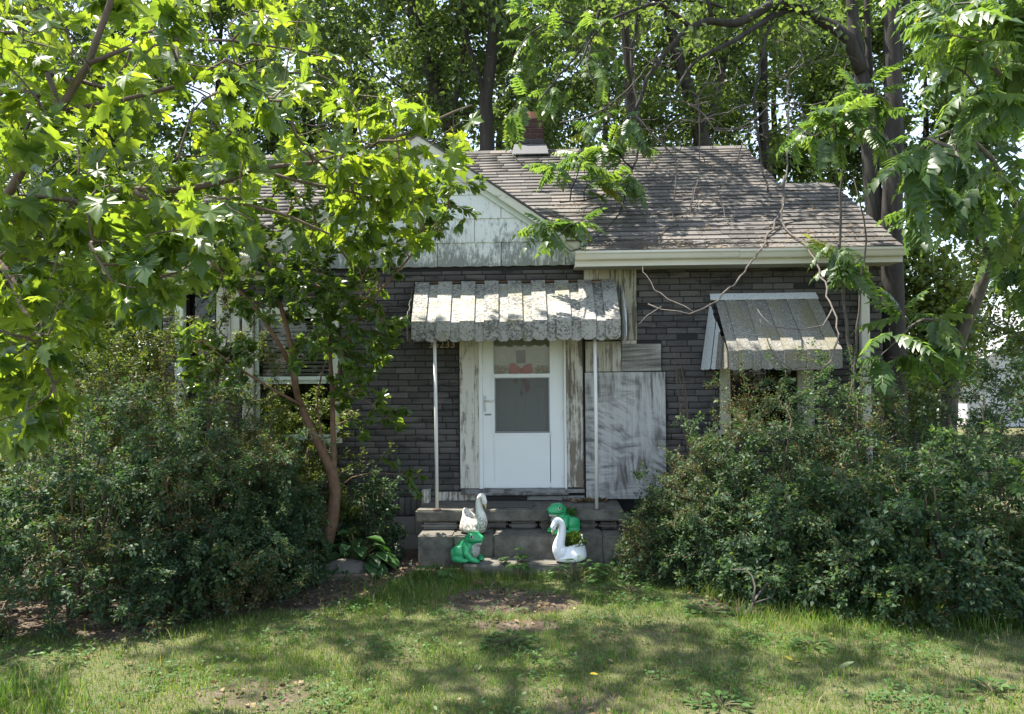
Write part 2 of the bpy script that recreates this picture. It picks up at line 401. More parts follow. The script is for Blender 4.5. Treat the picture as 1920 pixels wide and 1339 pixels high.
# plants
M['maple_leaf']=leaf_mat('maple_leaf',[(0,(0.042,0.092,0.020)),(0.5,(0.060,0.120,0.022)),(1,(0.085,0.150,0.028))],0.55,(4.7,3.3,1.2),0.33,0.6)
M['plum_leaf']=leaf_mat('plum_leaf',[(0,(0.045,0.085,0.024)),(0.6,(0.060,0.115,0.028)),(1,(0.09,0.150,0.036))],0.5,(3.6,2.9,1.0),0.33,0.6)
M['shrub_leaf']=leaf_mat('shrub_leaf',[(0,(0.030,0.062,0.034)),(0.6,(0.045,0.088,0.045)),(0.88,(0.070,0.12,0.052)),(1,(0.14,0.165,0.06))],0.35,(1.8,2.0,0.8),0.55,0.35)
M['shrub_yellow']=leaf_mat('shrub_yellow',[(0,(0.065,0.10,0.026)),(0.6,(0.095,0.135,0.036)),(1,(0.16,0.17,0.05))],0.4,(1.8,1.9,0.7),0.45,0.4)
M['spent_bloom']=leaf_mat('spent_bloom',[(0,(0.10,0.085,0.035)),(1,(0.20,0.155,0.07))],0.3,(1.3,1.2,0.7),0.6,0.2)
M['ailanthus_leaf']=leaf_mat('ailanthus_leaf',[(0,(0.055,0.105,0.040)),(0.6,(0.072,0.13,0.046)),(0.98,(0.105,0.165,0.05)),(1,(0.13,0.14,0.04))],0.5,(2.5,2.3,0.9),0.38,0.5)
M['far_leaf']=leaf_mat('far_leaf',[(0,(0.050,0.083,0.034)),(0.6,(0.066,0.106,0.040)),(1,(0.10,0.145,0.050))],0.48,(2.3,2.2,0.95),0.42,0.5)
M['hosta_leaf']=leaf_mat('hosta_leaf',[(0,(0.030,0.075,0.030)),(1,(0.05,0.11,0.04))],0.25,(1.6,1.9,0.7),0.4,0.5)
M['weed_leaf']=leaf_mat('weed_leaf',[(0,(0.05,0.11,0.035)),(1,(0.09,0.17,0.05))],0.4,(1.7,1.9,0.7),0.5,0.4)
m=M['grass']=leaf_mat('grass',[(0,(0.068,0.128,0.028)),(0.5,(0.098,0.165,0.036)),(0.84,(0.145,0.20,0.052)),(0.90,(0.24,0.21,0.11)),(1,(0.32,0.27,0.16))],0.38,(1.7,1.7,0.7),0.6,0.25)
nt=m.node_tree; b=nt.nodes['Principled BSDF']; src=b.inputs['Base Color'].links[0].from_socket
pn=noise(nt,ocoord(nt,world=True),1.5,4,0.6)
col=mixc(nt,ramp(nt,pn,[(0.42,0.0),(0.62,0.75)]),src,mixc(nt,1.0,src,(1.15,1.32,0.95),'MULTIPLY'))
for l in list(src.links):
    if l.to_socket!=b.inputs['Base Color'] and l.to_node.type=='MIX' and l.to_node.blend_type=='MULTIPLY' and l.to_node.outputs[2].links and l.to_node.outputs[2].links[0].to_node.type=='BSDF_TRANSLUCENT': nt.links.new(col,l.to_socket)
nt.links.new(col,b.inputs['Base Color'])
M['moss']=leaf_mat('moss',[(0,(0.045,0.085,0.015)),(1,(0.09,0.14,0.025))],0.3,(1.4,1.5,0.7),0.7,0.2)
M['dead_leaf']=leaf_mat('dead_leaf',[(0,(0.09,0.055,0.03)),(0.7,(0.19,0.14,0.085)),(1,(0.34,0.27,0.18))],0.15,(1.2,1.1,0.9),0.8,0.2)
M['pale_leaf']=leaf_mat('pale_leaf',[(0,(0.12,0.16,0.09)),(1,(0.16,0.20,0.12))],0.2,(1.1,1.2,0.9),0.6,0.3)
M['yellow_leaf']=leaf_mat('yellow_leaf',[(0,(0.5,0.38,0.05)),(1,(0.55,0.45,0.08))],0.3,(1.2,1.2,0.6),0.6,0.3)
M['petal']=leaf_mat('petal',[(0,(0.7,0.68,0.5)),(1,(0.8,0.78,0.68))],0.3,(1,1,1),0.7,0.2)
M['bark_maple']=bark_mat('bark_maple',(0.075,0.055,0.04),(0.17,0.13,0.10),(30,30,10))
M['bark_plum']=bark_mat('bark_plum',(0.115,0.062,0.038),(0.23,0.145,0.095),(26,26,16),0.4)
M['bark_dark']=bark_mat('bark_dark',(0.016,0.014,0.012),(0.060,0.053,0.046),(16,16,3))
M['bark_grey']=bark_mat('bark_grey',(0.055,0.048,0.042),(0.15,0.13,0.112),(40,40,12),0.3)
M['bark_shrub']=bark_mat('bark_shrub',(0.07,0.05,0.035),(0.17,0.125,0.09),(30,30,10),0.3)
M['stem_green']=bark_mat('stem_green',(0.07,0.09,0.035),(0.14,0.13,0.07),(30,30,10),0.2)
rng = np.random.default_rng(7); R = random.Random(7)
# ------------------------------------------------------------------ ground
def bare(x, y):
    """how much bare soil and litter shows, 0..1"""
    x=np.asarray(x,float); y=np.asarray(y,float)
    wob=0.16*np.sin(x*3.1+y*2.0)+0.10*np.sin(x*7.7-y*4.1)+0.06*np.sin(x*15+y*11)
    yb=np.interp(x,[-6,-3.5,-2.2,-1.35,-0.9],[4.85,5.0,5.40,6.1,6.9])
    left=sstep(-0.12,0.16,y-yb+wob*0.8)*(x<-0.85)*(x>-5.2)
    c1=1-sstep(0.55,1.2,np.hypot((x-0.0)/0.66,(y-6.05)/0.42)+wob)
    c2=0.8*(1-sstep(0.4,1.15,np.hypot((x+0.02)/0.42,(y-5.33)/0.16)+wob))
    c3=0.85*(1-sstep(0.5,1.2,np.hypot((x-2.1)/0.75,(y-5.75)/0.34)+wob))
    yb2=np.interp(x,[0.8,1.2,2.2,3.2,6],[7.0,6.75,6.1,5.5,5.2])
    right=sstep(-0.05,0.5,y-yb2+wob*0.6)*(x>0.85)*(x<5.6)
    c4=0.5*(1-sstep(0.5,1.1,np.hypot((x-0.35)/0.35,(y-4.0)/0.22)+wob))
    c5=0.55*(1-sstep(0.5,1.1,np.hypot((x+1.55)/0.45,(y-4.15)/0.25)+wob))
    back=sstep(6.7,7.1,y)*(np.abs(x)<5.2)*(y<14.5)
    return np.clip(np.maximum.reduce([left,c1,c2,c3,right,back,c4,c5]),0,1)
ax_x=np.concatenate([[-400,-150,-60,-30,-16,-10,-7.5],np.arange(-6,6.01,0.06),[7.5,10,16,30,60,150,400]])
ax_y=np.concatenate([[-400,-150,-60,-25,-10,-3,0,1.5],np.arange(2.4,8.6,0.06),[9,10,13,18,30,60,150,400]])
gx,gy=np.meshgrid(ax_x,ax_y); gzv=gz(gx,gy); bv=bare(gx,gy)
gzv=gzv+0.012*bv*np.sin(gx*23+gy*9)*np.sin(gy*31-gx*5)
nx,ny=len(ax_x),len(ax_y)
idx=np.arange(nx*ny).reshape(ny,nx)
q=np.stack([idx[:-1,:-1],idx[:-1,1:],idx[1:,1:],idx[1:,:-1]],axis=-1).reshape(-1,4)
m,nt,b=newmat('ground'); P=ocoord(nt,world=True)
bar=nd(nt,'Attribute',{'attribute_name':'bare'}).outputs['Fac']
n1=noise(nt,P,9,6,0.7); n2=noise(nt,P,70,4,0.75); n3=noise(nt,P,1.1,3)
soil=ramp(nt,n1,[(0.25,(0.045,0.033,0.024)),(0.5,(0.10,0.075,0.055)),(0.75,(0.19,0.15,0.115))])
soil=mixc(nt,1.0,soil,ramp(nt,n2,[(0.25,0.5),(0.75,1.5)]),'MULTIPLY')
turf=ramp(nt,n2,[(0.3,(0.050,0.062,0.022)),(0.55,(0.10,0.105,0.045)),(0.75,(0.22,0.19,0.11))])
turf=mixc(nt,ramp(nt,n3,[(0.4,0.0),(0.7,0.5)]),turf,(0.18,0.15,0.09))
col=mixc(nt,ramp(nt,mth(nt,'ADD',bar,mth(nt,'MULTIPLY',mth(nt,'SUBTRACT',n1,0.5),0.7)),[(0.35,0.0),(0.6,1.0)]),turf,soil)
nt.links.new(col,b.inputs['Base Color']); b.inputs['Roughness'].default_value=0.97; bump(nt,b,n2,0.7,0.02); M['ground']=m
me=np_mesh('ground',np.stack([gx,gy,gzv],-1).reshape(-1,3),[q],m,None,True)
a=me.attributes.new('bare','FLOAT','POINT'); a.data.foreach_set('value',bv.ravel().astype(np.float32))
setp(link('ground',me),kind='structure')

# ------------------------------------------------------------------ house
house=thing('house','small dark brick-sided cottage with white front gable, shingled roof and a storm door','house')
T=0.633; A=math.atan(T); cA,sA=math.cos(A),math.sin(A)
yE=-0.36; zE=hz(466,yE,1400); yR=2.85; zR=zE+T*(yR-yE)
XL=hx(306,0); XR=hx(1654,0,600); XRm=hx(1396,yR,280); XRa=hx(1690,yE,460); XLr=XL-0.12
yAd=1.34; zAd=zE+T*(yAd-yE); YB=6.0
zS=hz(967,0,760); zSof=hz(496,yE,1250)-0.005; zTop=zSof+0.02
DX0,DX1=hx(903,0,800),hx(1059,0,800); zF=hz(917,0,980)
LW=(hx(476,0,640),hx(628,0,640),hz(822,0,560),hz(590,0,560))
SW=(hx(346,0,570),hx(408,0,570),hz(690,0,380),hz(527,0,380))
RW=(hx(1368,0,720),hx(1494,0,720),hz(805,0,1430),hz(640,0,1430))
DO=(DX0,DX1,zF,hz(560,0,980))
OPEN=[LW,SW,RW,DO]
# wall with real openings; the brick pieces sit proud of it
wb=MB(); xs=sorted({XL,XR}|{o[0] for o in OPEN}|{o[1] for o in OPEN})
for x0,x1 in zip(xs[:-1],xs[1:]):
    op=sorted([(o[2],o[3]) for o in OPEN if o[0]<=x0+1e-6 and o[1]>=x1-1e-6])
    z=zS
    for a0,a1 in op: wb.box(x0,x1,0,0.14,z,a0); z=a1
    wb.box(x0,x1,0,0.14,z,zTop+0.15)
wb.box(XL,XL+0.12,0.141,YB,zS,zTop+0.15); wb.box(XR-0.12,XR,0.141,yAd*2-yE-0.3,zS,zTop+0.15)
wb.box(XL,XR,YB,YB+0.12,zS,zTop+0.15); wb.box(XL+0.13,XR-0.13,0.15,YB-0.01,zS-0.05,zS)
wb.box(XRm-0.02,XR-0.121,2.75,2.87,zS,zTop+0.15); wb.box(XRm-0.12,XRm-0.021,2.75,YB-.001,zS,zTop+0.15)
wb.box(XL+0.121,XRm-0.121,0.141,YB-.001,zTop+0.02,zTop+0.05); wb.box(XRm-0.1209,XR-0.121,0.141,2.749,zTop+0.02,zTop+0.05)
wall=wb.build('wall',M['mortar'],house)
# asphalt bricks
BL,BH=0.222,0.0672
rects=[]; zb=zS+0.205
cover=[(hx(862,0,750),hx(1096,0,750),0,hz(560,0)),(hx(1097,0,800),hx(1249,0,800),0,hz(698,0)),(hx(1097,0,670),hx(1240,0,670),0,hz(646,0)),
       (hx(1115,0),hx(1195,0),hz(640,0),9),(LW[0]-0.14,LW[1]+0.08,LW[2]-0.05,LW[3]+0.09),(hx(343,0),hx(452,0),SW[2],SW[3]+0.05),
       (RW[0]-0.12,RW[1]+0.2,RW[2]-0.1,RW[3]+0.1)]
def hid(x0,x1,z0,z1): return any(x0>=c[0]-0.002 and x1<=c[1]+0.002 and z0>=c[2]-0.002 and z1<=c[3]+0.002 for c in cover)
def clipx(x0,x1,z0,z1):
    out=[(x0,x1)]
    for c in cover:
        if z1>c[2]+0.02 and z0<c[3]-0.02:
            nx_=[]
            for a0,a1 in out:
                if a1<=c[0] or a0>=c[1]: nx_.append((a0,a1)); continue
                if a0<c[0]: nx_.append((a0,c[0]))
                if a1>c[1]: nx_.append((c[1],a1))
            out=nx_
    return [(a0,a1) for a0,a1 in out if a1-a0>0.03]
row=0; z=zb
while z<zTop-0.02:
    off=(row%2)*BL/2+(row//4)*0.37; x=XL-((off)%BL)
    while x<XR:
        a0,a1=max(x,XL),min(x+BL,XR)
        if a1-a0>0.03:
            for c0,c1 in clipx(a0,a1,z,min(z+BH,zTop)):
                if R.random()>0.006: rects.append((c0+0.004,c1-0.004,z+0.0045,min(z+BH,zTop)-0.0045,row))
        x+=BL
    z+=BH; row+=1
x=XL
while x<XR:                                            # one course stood on end along the bottom
    for c0,c1 in clipx(x,min(x+BH,XR),zS,zb): rects.append((c0+0.004,c1-0.004,zS+0.006,zb-0.006,-1))
    x+=BH
def seen(r):
    pxs=960+(r[0]+r[1])/2*1375/8; pys=700-((r[2]+r[3])/2-1.8)*1375/8
    a=(640<pxs<862 and 520<pys<960); c=(1195<pxs<1640 and 492<pys<(790 if pxs>1260 else 880))
    return (2 if a or c else 0)+(0.5 if pxs>600 else 0)+(r[1]-r[0])+0.4*(pys<760)
rects.sort(key=seen,reverse=True)
BM={}
def brick_me(w_,h_):
    k=(round(w_,2),round(h_,3))
    if k not in BM: BM[k]=[MB().bbox(-w_/2,w_/2,-0.013,0.002,-h_/2,h_/2,0.004,0.0015,R).mesh('brick',M['brick']) for _ in range(3)]
    return R.choice(BM[k])
for i,r in enumerate(rects[:298]):
    o=link('brick',brick_me(r[1]-r[0],r[3]-r[2]),wall,loc=((r[0]+r[1])/2,R.uniform(-0.002,0.002),(r[2]+r[3])/2))
V=[];Fq=[];rn=[]
for r in rects[298:]:
    mb=MB().bbox(r[0],r[1],-0.013+R.uniform(-.002,.002),0.002,r[2],r[3],0.004,0.0015,R); b0=len(V)
    V+=mb.v; Fq+=[tuple(i+b0 for i in f) for f in mb.f]; rn+=[R.random()]*12
setp(link('bricks',np_mesh('bricks',np.array(V),[np.array(Fq)],M['brick'],np.array(rn)),wall),kind='stuff')
# dark strip under the gable, corner pieces
fnd=MB().box(XL+0.03,XR-0.03,0.02,0.2,-0.6,zS-0.02).build('foundation',M['block_painted'],house)
x=XL; k=0
for rowz,h0 in ((zS-0.005,0.20),(zS-0.205,0.20)):
    x=XL-0.2*(k%2); k+=1
    while x<XR:
        if x+0.4>XL: MB().bbox(max(x,XL)+0.004,min(x+0.4,XR)-0.004,0.004,0.03,rowz-h0+0.004,rowz-0.004,0.006).build('block',M['block_painted'],fnd)
        x+=0.4
# gable geometry on the front wall
GA=hp(786,266,-0.03); GR=hp(1092,468,-0.03); GLx=2*GA.x-GR.x; GS=(GA.z-GR.z)/(GR.x-GA.x); zG=hz(499,-0.03,930)
def zgab(x): return GA.z-GS*abs(x-GA.x)
# roof: decking plates
rb=MB()
def rp(u,v,o=0.0): return Vector((u,yE+v*cA-sA*o,zE+v*sA+cA*o))
VR=(yR-yE)/cA; VA=(yAd-yE)/cA
def slab(mb,pts,t=0.03):
    n=(pts[1]-pts[0]).cross(pts[2]-pts[0]).normalized(); mb.prism(pts,-n*t)
Vg=(0.02-yE)/cA
slab(rb,[rp(XLr,Vg),rp(XRm,Vg),rp(XRm,VR),rp(XLr,VR)])
slab(rb,[rp(XLr,0),rp(GLx+0.03,0),rp(GLx+0.03,Vg-.001),rp(XLr,Vg-.001)])
slab(rb,[rp(GR.x-0.02,0),rp(XRm,0),rp(XRm,Vg-.001),rp(GR.x-0.02,Vg-.001)])
slab(rb,[rp(XRm+0.002,0),rp(XRa,0),rp(XRa,VA),rp(XRm+0.002,VA)])
yBk=2*yR-yE
slab(rb,[Vector((XRm,yR,zR)),Vector((XRm,yBk,zE)),Vector((XLr,yBk,zE)),Vector((XLr,yR,zR))][::-1] if False else [Vector((XLr,yR,zR)),Vector((XRm,yR,zR)),Vector((XRm,yBk,zE)),Vector((XLr,yBk,zE))])
slab(rb,[Vector((XRm+0.002,yAd,zAd)),Vector((XRa,yAd,zAd)),Vector((XRa,2*yAd-yE,zE)),Vector((XRm+0.002,2*yAd-yE,zE))])
rb.prism([(XRm-0.2,yE+0.2,zSof),(XRm-0.2,yR,zR-0.06),(XRm-0.2,yBk-0.2,zSof)],(0.05,0,0))
rb.prism([(XRa-0.1,yE+0.3,zSof),(XRa-0.1,yAd,zAd-0.06),(XRa-0.1,2*yAd-yE-0.3,zSof)],(0.05,0,0))
rb.prism([(XLr+0.1,yE+0.2,zSof),(XLr+0.1,yR,zR-0.06),(XLr+0.1,yBk-0.2,zSof)],(0.05,0,0))
roof=rb.build('roof',M['soffit'],house)
# shingles
EXP=0.127; sh=[]; n_rows=int(VR/EXP)
for i in range(n_rows+1):
    v=i*EXP; u=XLr-R.uniform(0,0.3); umax=XRm if v>VA-0.02 else XRa
    while u<umax:
        wd=R.choice((0.25,0.3,0.3,0.35)); u1=min(u+wd,umax+0.01)
        c=rp((u+u1)/2,v)
        under = (abs(c.x-GA.x)<(GR.x-GA.x)+0.12) and c.z<zgab(c.x)-0.02
        if not under and u1-u>0.05: sh.append((max(u,XLr),u1,v,u>GA.x))
        u+=wd
sh.sort(key=lambda s:(not s[3], s[2]))
SM={}
def sh_me(w_):
    k=round(w_,2)
    if k not in SM:
        SM[k]=[]
        for _ in range(4):
            j=lambda:R.uniform(-.007,.007)
            v=[(-w_/2+.003,j(),.006),(w_/2-.003,j(),.006),(w_/2-.003,.15,-.002),(-w_/2+.003,.15,-.002)]
            t=[(a,c,d+.012) for a,c,d in v[:2]]+[(a,c,d+.004) for a,c,d in v[2:]]
            SM[k].append(MB().add(v+t,[(3,2,1,0),(4,5,6,7),(0,1,5,4),(1,2,6,5),(2,3,7,6),(3,0,4,7)]).mesh('shingle',M['shingle']))
    return R.choice(SM[k])
RX=Matrix.Rotation(A,4,'X')
for s in sh[:298]:
    o=link('shingle',sh_me(s[1]-s[0]),roof); o.matrix_local=Matrix.Translation(rp((s[0]+s[1])/2,s[2]-0.01,R.uniform(.0,.003)))@RX@Matrix.Rotation(R.uniform(-.006,.006),4,'Z')
V=[];Fq=[];rn=[]
for s in sh[298:]:
    me=sh_me(s[1]-s[0]); X=Matrix.Translation(rp((s[0]+s[1])/2,s[2]-0.01,R.uniform(0,.003)))@RX; b0=len(V)
    V+=[tuple(X@v.co) for v in me.vertices]; Fq+=[tuple(i+b0 for i in p.vertices) for p in me.polygons]; rn+=[R.random()]*8
setp(link('shingles',np_mesh('shingles',np.array(V),[np.array(Fq)],M['shingle'],np.array(rn)),roof),kind='stuff')
# ridge caps
for (xa,xb,yy,zz) in ((XLr,XRm,yR,zR),(XRm+0.02,XRa,yAd,zAd)):
    x=xa
    while x<xb-0.05:
        x1=min(x+0.3,xb); zz2=zz+0.022+R.uniform(0,.005); h=0.12
        MB().prism([(x,yy-h,zz2-h*T),(x,yy,zz2),(x,yy+h,zz2-h*T),(x,yy+h,zz2-h*T-.012),(x,yy,zz2-.012),(x,yy-h,zz2-h*T-.012)],(x1-x-.004,0,0)).build('ridge_cap',M['shingle'],roof)
        x+=0.3
# gable: backing, cement panels, rake boards, its own little roof
gb=MB(); gb.prism([(GLx,-0.018,zG),(GR.x,-0.018,zG),(GR.x,-0.018,GR.z),(GA.x,-0.018,GA.z),(GLx,-0.018,GR.z)],(0,0.03,0))
gable=gb.build('gable_wall',M['dark_inside'],house)
def clip(poly,a,b_,c):                                  # keep a*x+b*z<=c
    out=[]
    for i in range(len(poly)):
        p,q_=poly[i],poly[(i+1)%len(poly)]; fp=a*p[0]+b_*p[1]-c; fq=a*q_[0]+b_*q_[1]-c
        if fp<=0: out.append(p)
        if fp*fq<0: t=fp/(fp-fq); out.append((p[0]+t*(q_[0]-p[0]),p[1]+t*(q_[1]-p[1])))
    return out
PH=0.262; PW=0.70; k=0; z=zG
while z<GA.z:
    x=hx(940 if k%2==0 else 1010,-0.03,480)-PW*8
    while x<GR.x:
        pl=[(x+.003,z),(x+PW-.003,z),(x+PW-.003,z+PH+.01),(x+.003,z+PH+.01)]
        pl=clip(pl,GS,1,GA.z+GS*GA.x-0.02); pl=clip(pl,-GS,1,GA.z-GS*GA.x-0.02); pl=clip(pl,1,0,GR.x); pl=clip(pl,-1,0,-GLx)
        if len(pl)>2:
            # wavy lower lip, each panel laps the one below
            P3=[]
            for (px_,pz_),(qx_,qz_) in zip(pl,pl[1:]+pl[:1]):
                if abs(pz_-z)<1e-6 and abs(qz_-z)<1e-6:
                    nn=max(2,int(abs(qx_-px_)/0.06))
                    for t in range(nn): xx=px_+(qx_-px_)*t/nn; P3.append((xx,z+0.005*math.sin(xx*38)))
                else: P3.append((px_,pz_))
            front=[(a0,-0.034+0.012*(c0-z)/PH,c0) for a0,c0 in P3]
            MB().prism(front,(0,0.01,0)).build('siding_panel',M['gable_panel'],gable)
        x+=PW
    z+=PH; k+=1
def rake(x0,z0,x1,z1,y0,y1,drop0,drop1,name,mat):
    MB().prism([(x0,y0,z0-drop0),(x1,y0,z1-drop0),(x1,y0,z1-drop1),(x0,y0,z0-drop1)],(0,y1-y0,0)).build(name,mat,gable)
for sg in (1,-1):
    ex=GA.x+sg*(GR.x-GA.x+0.05); ez=GA.z-GS*abs(ex-GA.x)
    rake(GA.x,GA.z,ex,ez,-0.14,-0.115,-0.035,0.065,'rake_board',M['peeling_cream'])
    rake(GA.x,GA.z,ex,ez,-0.115,-0.035,0.03,0.04,'rake_soffit',M['pale_trim'])
    rake(GA.x,GA.z-.04,ex,ez-.04,-0.062,-0.036,0.0,0.085,'frieze_board',M['pale_trim'])
    ym=yE+(GA.z+0.03-zE)/T
    MB().prism([(GA.x,-0.16,GA.z+0.035),(GA.x,ym+0.1,GA.z+0.035),(ex+sg*0.02,yE+(ez-zE)/T+0.25,ez+0.035),(ex+sg*0.02,-0.16,ez+0.035)],(0,0,0.02)).build('gable_roof',M['shingle'],roof)
# eaves
def eave(x0,x1,nm):
    MB().box(x0,x1,yE+0.02,yE+0.04,zSof,zE-0.01).build('fascia',M['cream_metal'],house)
    y0=yE+0.018; zt=zE-0.012
    pr=[(x0,y0,zt),(x0,y0-0.10,zt),(x0,y0-0.10,zt-0.022),(x0,y0-0.085,zt-0.035),(x0,y0-0.065,zt-0.075),(x0,y0-0.055,zt-0.085),(x0,y0,zt-0.085),(x0,y0,zt-0.08),(x0,y0-0.05,zt-0.08),(x0,y0-0.062,zt-0.07),(x0,y0-0.08,zt-0.033),(x0,y0-0.095,zt-0.02),(x0,y0-0.095,zt-0.004),(x0,y0-0.005,zt-0.004)]
    n=max(1,int(round((x1-x0)/2.2)))
    g=MB(); segs=[x0+(x1-x0)*i/n for i in range(n+1)]
    for a0,a1 in zip(segs[:-1],segs[1:]):
        dz=R.uniform(-.006,.006)
        g.prism([(a0+.001,p[1],p[2]+dz) for p in pr],(a1-a0-.002,0,0))
    g.build('gutter',M['cream_metal'],house)
    MB().box(x0,x1,yE+0.041,-0.015,zSof+0.004,zSof+0.02).build('soffit',M['soffit'],house)
eave(hx(1078,yE,475),XRa+0.02,'r'); eave(XLr,GLx+0.05,'l')
box_part('frieze_board',M['pale_trim'],house,XL,GLx+0.2,-0.03,-0.002,zSof-0.06,zSof-0.002)
# downspouts at both corners
for px0,px1,top,bot in ((1613,1629,476,760),(329,345,492,760)):
    xa,xb=hx(px0,-0.08,560),hx(px1,-0.08,560)
    d=MB().bbox(xa,xb,-0.10,-0.03,-0.02,zSof+0.05,0.008).build('downspout',M['cream_metal'] if px0>900 else M['pale_trim'],house)
    for zz in (0.6,1.7,2.7): MB().box(xa-.02,xb+.02,-.104,-.028,zz,zz+.03).build('strap',M['cream_metal'],d)
# chimney
cx0,cx1=hx(968,yR-0.12,270),hx(1020,yR-0.12,270); cy0=yR-0.12; zc0=zR-0.25; zc1=hz(221,cy0,995)
ch=MB().box(cx0+.008,cx1-.008,cy0+.008,cy0+.40,zc0,zc1-.01).build('chimney',M['chimney_mortar'],house)
zz=zR-0.02; i=0
zz=zc1
while zz>zR-0.1:
    z0=zz-0.078; ww=(cx1-cx0)
    cuts=[0,.5,1] if i%2==0 else [0,.25,.75,1]
    for a0,a1 in zip(cuts[:-1],cuts[1:]):
        mt=M['chimney_brick'] if z0>hz(268,cy0,995) else M['tar']
        MB().bbox(cx0+ww*a0+.004,cx0+ww*a1-.004,cy0-.004,cy0+.2,z0+.005,zz-.005,.005,.002,R).build('brick',mt,ch)
    MB().bbox(cx0-.004,cx0+.1,cy0+.205,cy0+.41,z0+.005,zz-.005,.004).build('brick',M['chimney_brick'],ch)
    MB().bbox(cx1-.1,cx1+.004,cy0+.205,cy0+.41,z0+.005,zz-.005,.004).build('brick',M['chimney_brick'],ch)
    zz=z0; i+=1
MB().prism([(cx0-.06,cy0-.20,zR-.20*T-.01),(cx1+.06,cy0-.20,zR-.20*T-.01),(cx1+.03,cy0-.008,zR+.06),(cx0-.03,cy0-.008,zR+.06)],(0,0.004,.012)).build('flashing',M['flashing'],ch)
xf=hx(997,cy0,215)
MB().tube([(xf,cy0+.2,zc1-.02),(xf,cy0+.2,zc1+.13)],[.1,.1],14).build('flue_pot',M['clay'],ch)
# ------------------------------------------------------------------ door
yD=0.03
zDt=hz(586,yD,980)
def pxbox(mb,px0,px1,py0,py1,y0,y1):                    # box whose front face is laid out in the plane y0
    xm=(px0+px1)/2; a0,a1=hx(px0,y0,(py0+py1)/2),hx(px1,y0,(py0+py1)/2); z1,z0=hz(py0,y0,xm),hz(py1,y0,xm)
    return mb.box(a0,a1,y0,y1,z0,z1)
sdm=MB()
for a in ((905.5,926,588,916),(1031.5,1057,588,916),(926.2,1031.3,813,916),(926.2,1031.3,701,708),(926.2,1031.3,588,600)): pxbox(sdm,*a,yD,yD+.03)
storm=sdm.build('storm_door',M['white_paint'],house)
kp=MB(); pxbox(kp,909,1053,905,913,yD-.004,yD-.0005); kp.build('kick_rail',M['white_paint'],storm)
fr=MB()
for a in ((922,927.5,706,814),(1030.5,1035,706,814),(922,1036,812,816),(922,1036,703,706.5)): pxbox(fr,*a,yD-.008,yD-.0006)
fr.build('sash_frame',M['white_paint'],storm)
sc_=MB()
for a in ((927.6,930,709,811),(1028.2,1030.4,709,811),(927.6,1030.4,808.6,811.4),(927.6,1030.4,708,710)): pxbox(sc_,*a,yD-.004,yD-.0003)
sc_.build('screen_frame',M['mullion'],storm)
pxbox(MB(),930.1,1028.1,710,808.5,yD+.004,yD+.006).build('screen',M['screen'],storm)
pxbox(MB(),926.3,1031.2,600.2,700.8,yD+.012,yD+.016).build('glass_pane',M['glass'],storm)
pxbox(MB(),926.3,1031.2,708.2,812.8,yD+.020,yD+.024).build('glass_pane',M['glass'],storm)
hd=MB(); pxbox(hd,907.5,911.5,742,772,yD-.012,yD-.0004)
a=hp(908,751,yD-.04); c=hp(925,751,yD-.04)
hd.tube([a+Vector((.005,.03,0)),a,c,c+Vector((0,.02,0))],.008,8); hd.build('handle',M['post_white'],storm,smooth=True)
# inner door behind
idr=MB(); pxbox(idr,904,1058,585,916.5,0.10,0.14); inner=idr.build('inner_door',M['door_white'],house)
def panel(px0,px1,py0,py1):
    g=MB(); y=0.098
    xm=(px0+px1)/2; a0,a1=hx(px0,y,(py0+py1)/2),hx(px1,y,(py0+py1)/2); z1,z0=hz(py0,y,xm),hz(py1,y,xm)
    t=.012
    for q_ in ((a0,a1,z0,z0+t),(a0,a1,z1-t,z1),(a0,a0+t,z0+t+.0005,z1-t-.0005),(a1-t,a1,z0+t+.0005,z1-t-.0005)): g.box(q_[0],q_[1],y-.008,y+.0015,q_[2],q_[3])
    g.bbox(a0+.028,a1-.028,y-.006,y+.0015,z0+.028,z1-.028,.006)
    g.build('door_panel',M['door_white'],inner)
for c0,c1 in ((930,955),(1004,1028)):
    panel(c0,c1,606,637); panel(c0,c1,658,685); panel(c0,c1,735,782); panel(c0,c1,788,830); panel(c0,c1,692,732)
panel(965,991,606,637); panel(965,991,735,782); panel(965,991,788,830)
g=MB()
for a in ((963,967.5,652,686),(985.5,990,652,686),(967.6,985.4,652,656.5),(967.6,985.4,681.5,686)): pxbox(g,*a,.088,.0995)
lt=g.build('door_light',M['door_white'],inner)
pxbox(MB(),967.6,985.4,656.6,681.4,.094,.0985).build('pane',M['black_gloss'],lt)
# casings: weathered boards, each its own piece
def board(px0,px1,py0,py1,y0,y1,mat,parent,name='casing_board',label=None,b=.004):
    xm=(px0+px1)/2; a0,a1=hx(px0,y0,(py0+py1)/2),hx(px1,y0,(py0+py1)/2); z1,z0=hz(py0,y0,xm),hz(py1,y0,xm)
    return MB().bbox(a0,a1,y0,y1,z0,z1,b,.001,R).build(name,mat,parent,label=label)
csg=MB(); pxbox(csg,863,1094,556,585,-.03,.03); casing=csg.build('door_casing',M['peeling_white'],house)
board(862,889,556,916,-.055,-.001,M['peeling_white'],casing); board(889.4,897,556,916,-.045,-.001,M['peeling_white'],casing)
board(897.4,904.6,556,917,-.03,.06,M['white_paint'],casing)
board(1057.4,1062,556,917,-.03,.06,M['white_paint'],casing); board(1062.4,1068,556,914,-.042,-.001,M['peeling_worn'],casing)
board(1068.4,1093,556,915,-.058,-.001,M['peeling_worn'],casing,label='rotten casing board with flaking paint',b=.012)
board(1093.4,1096.5,600,930,-.04,-.001,M['lintel_black'],casing)
sl=MB(); pxbox(sl,868,1096,918,924.5,-.09,.03); sill=sl.build('door_sill',M['grey_plank'],house)
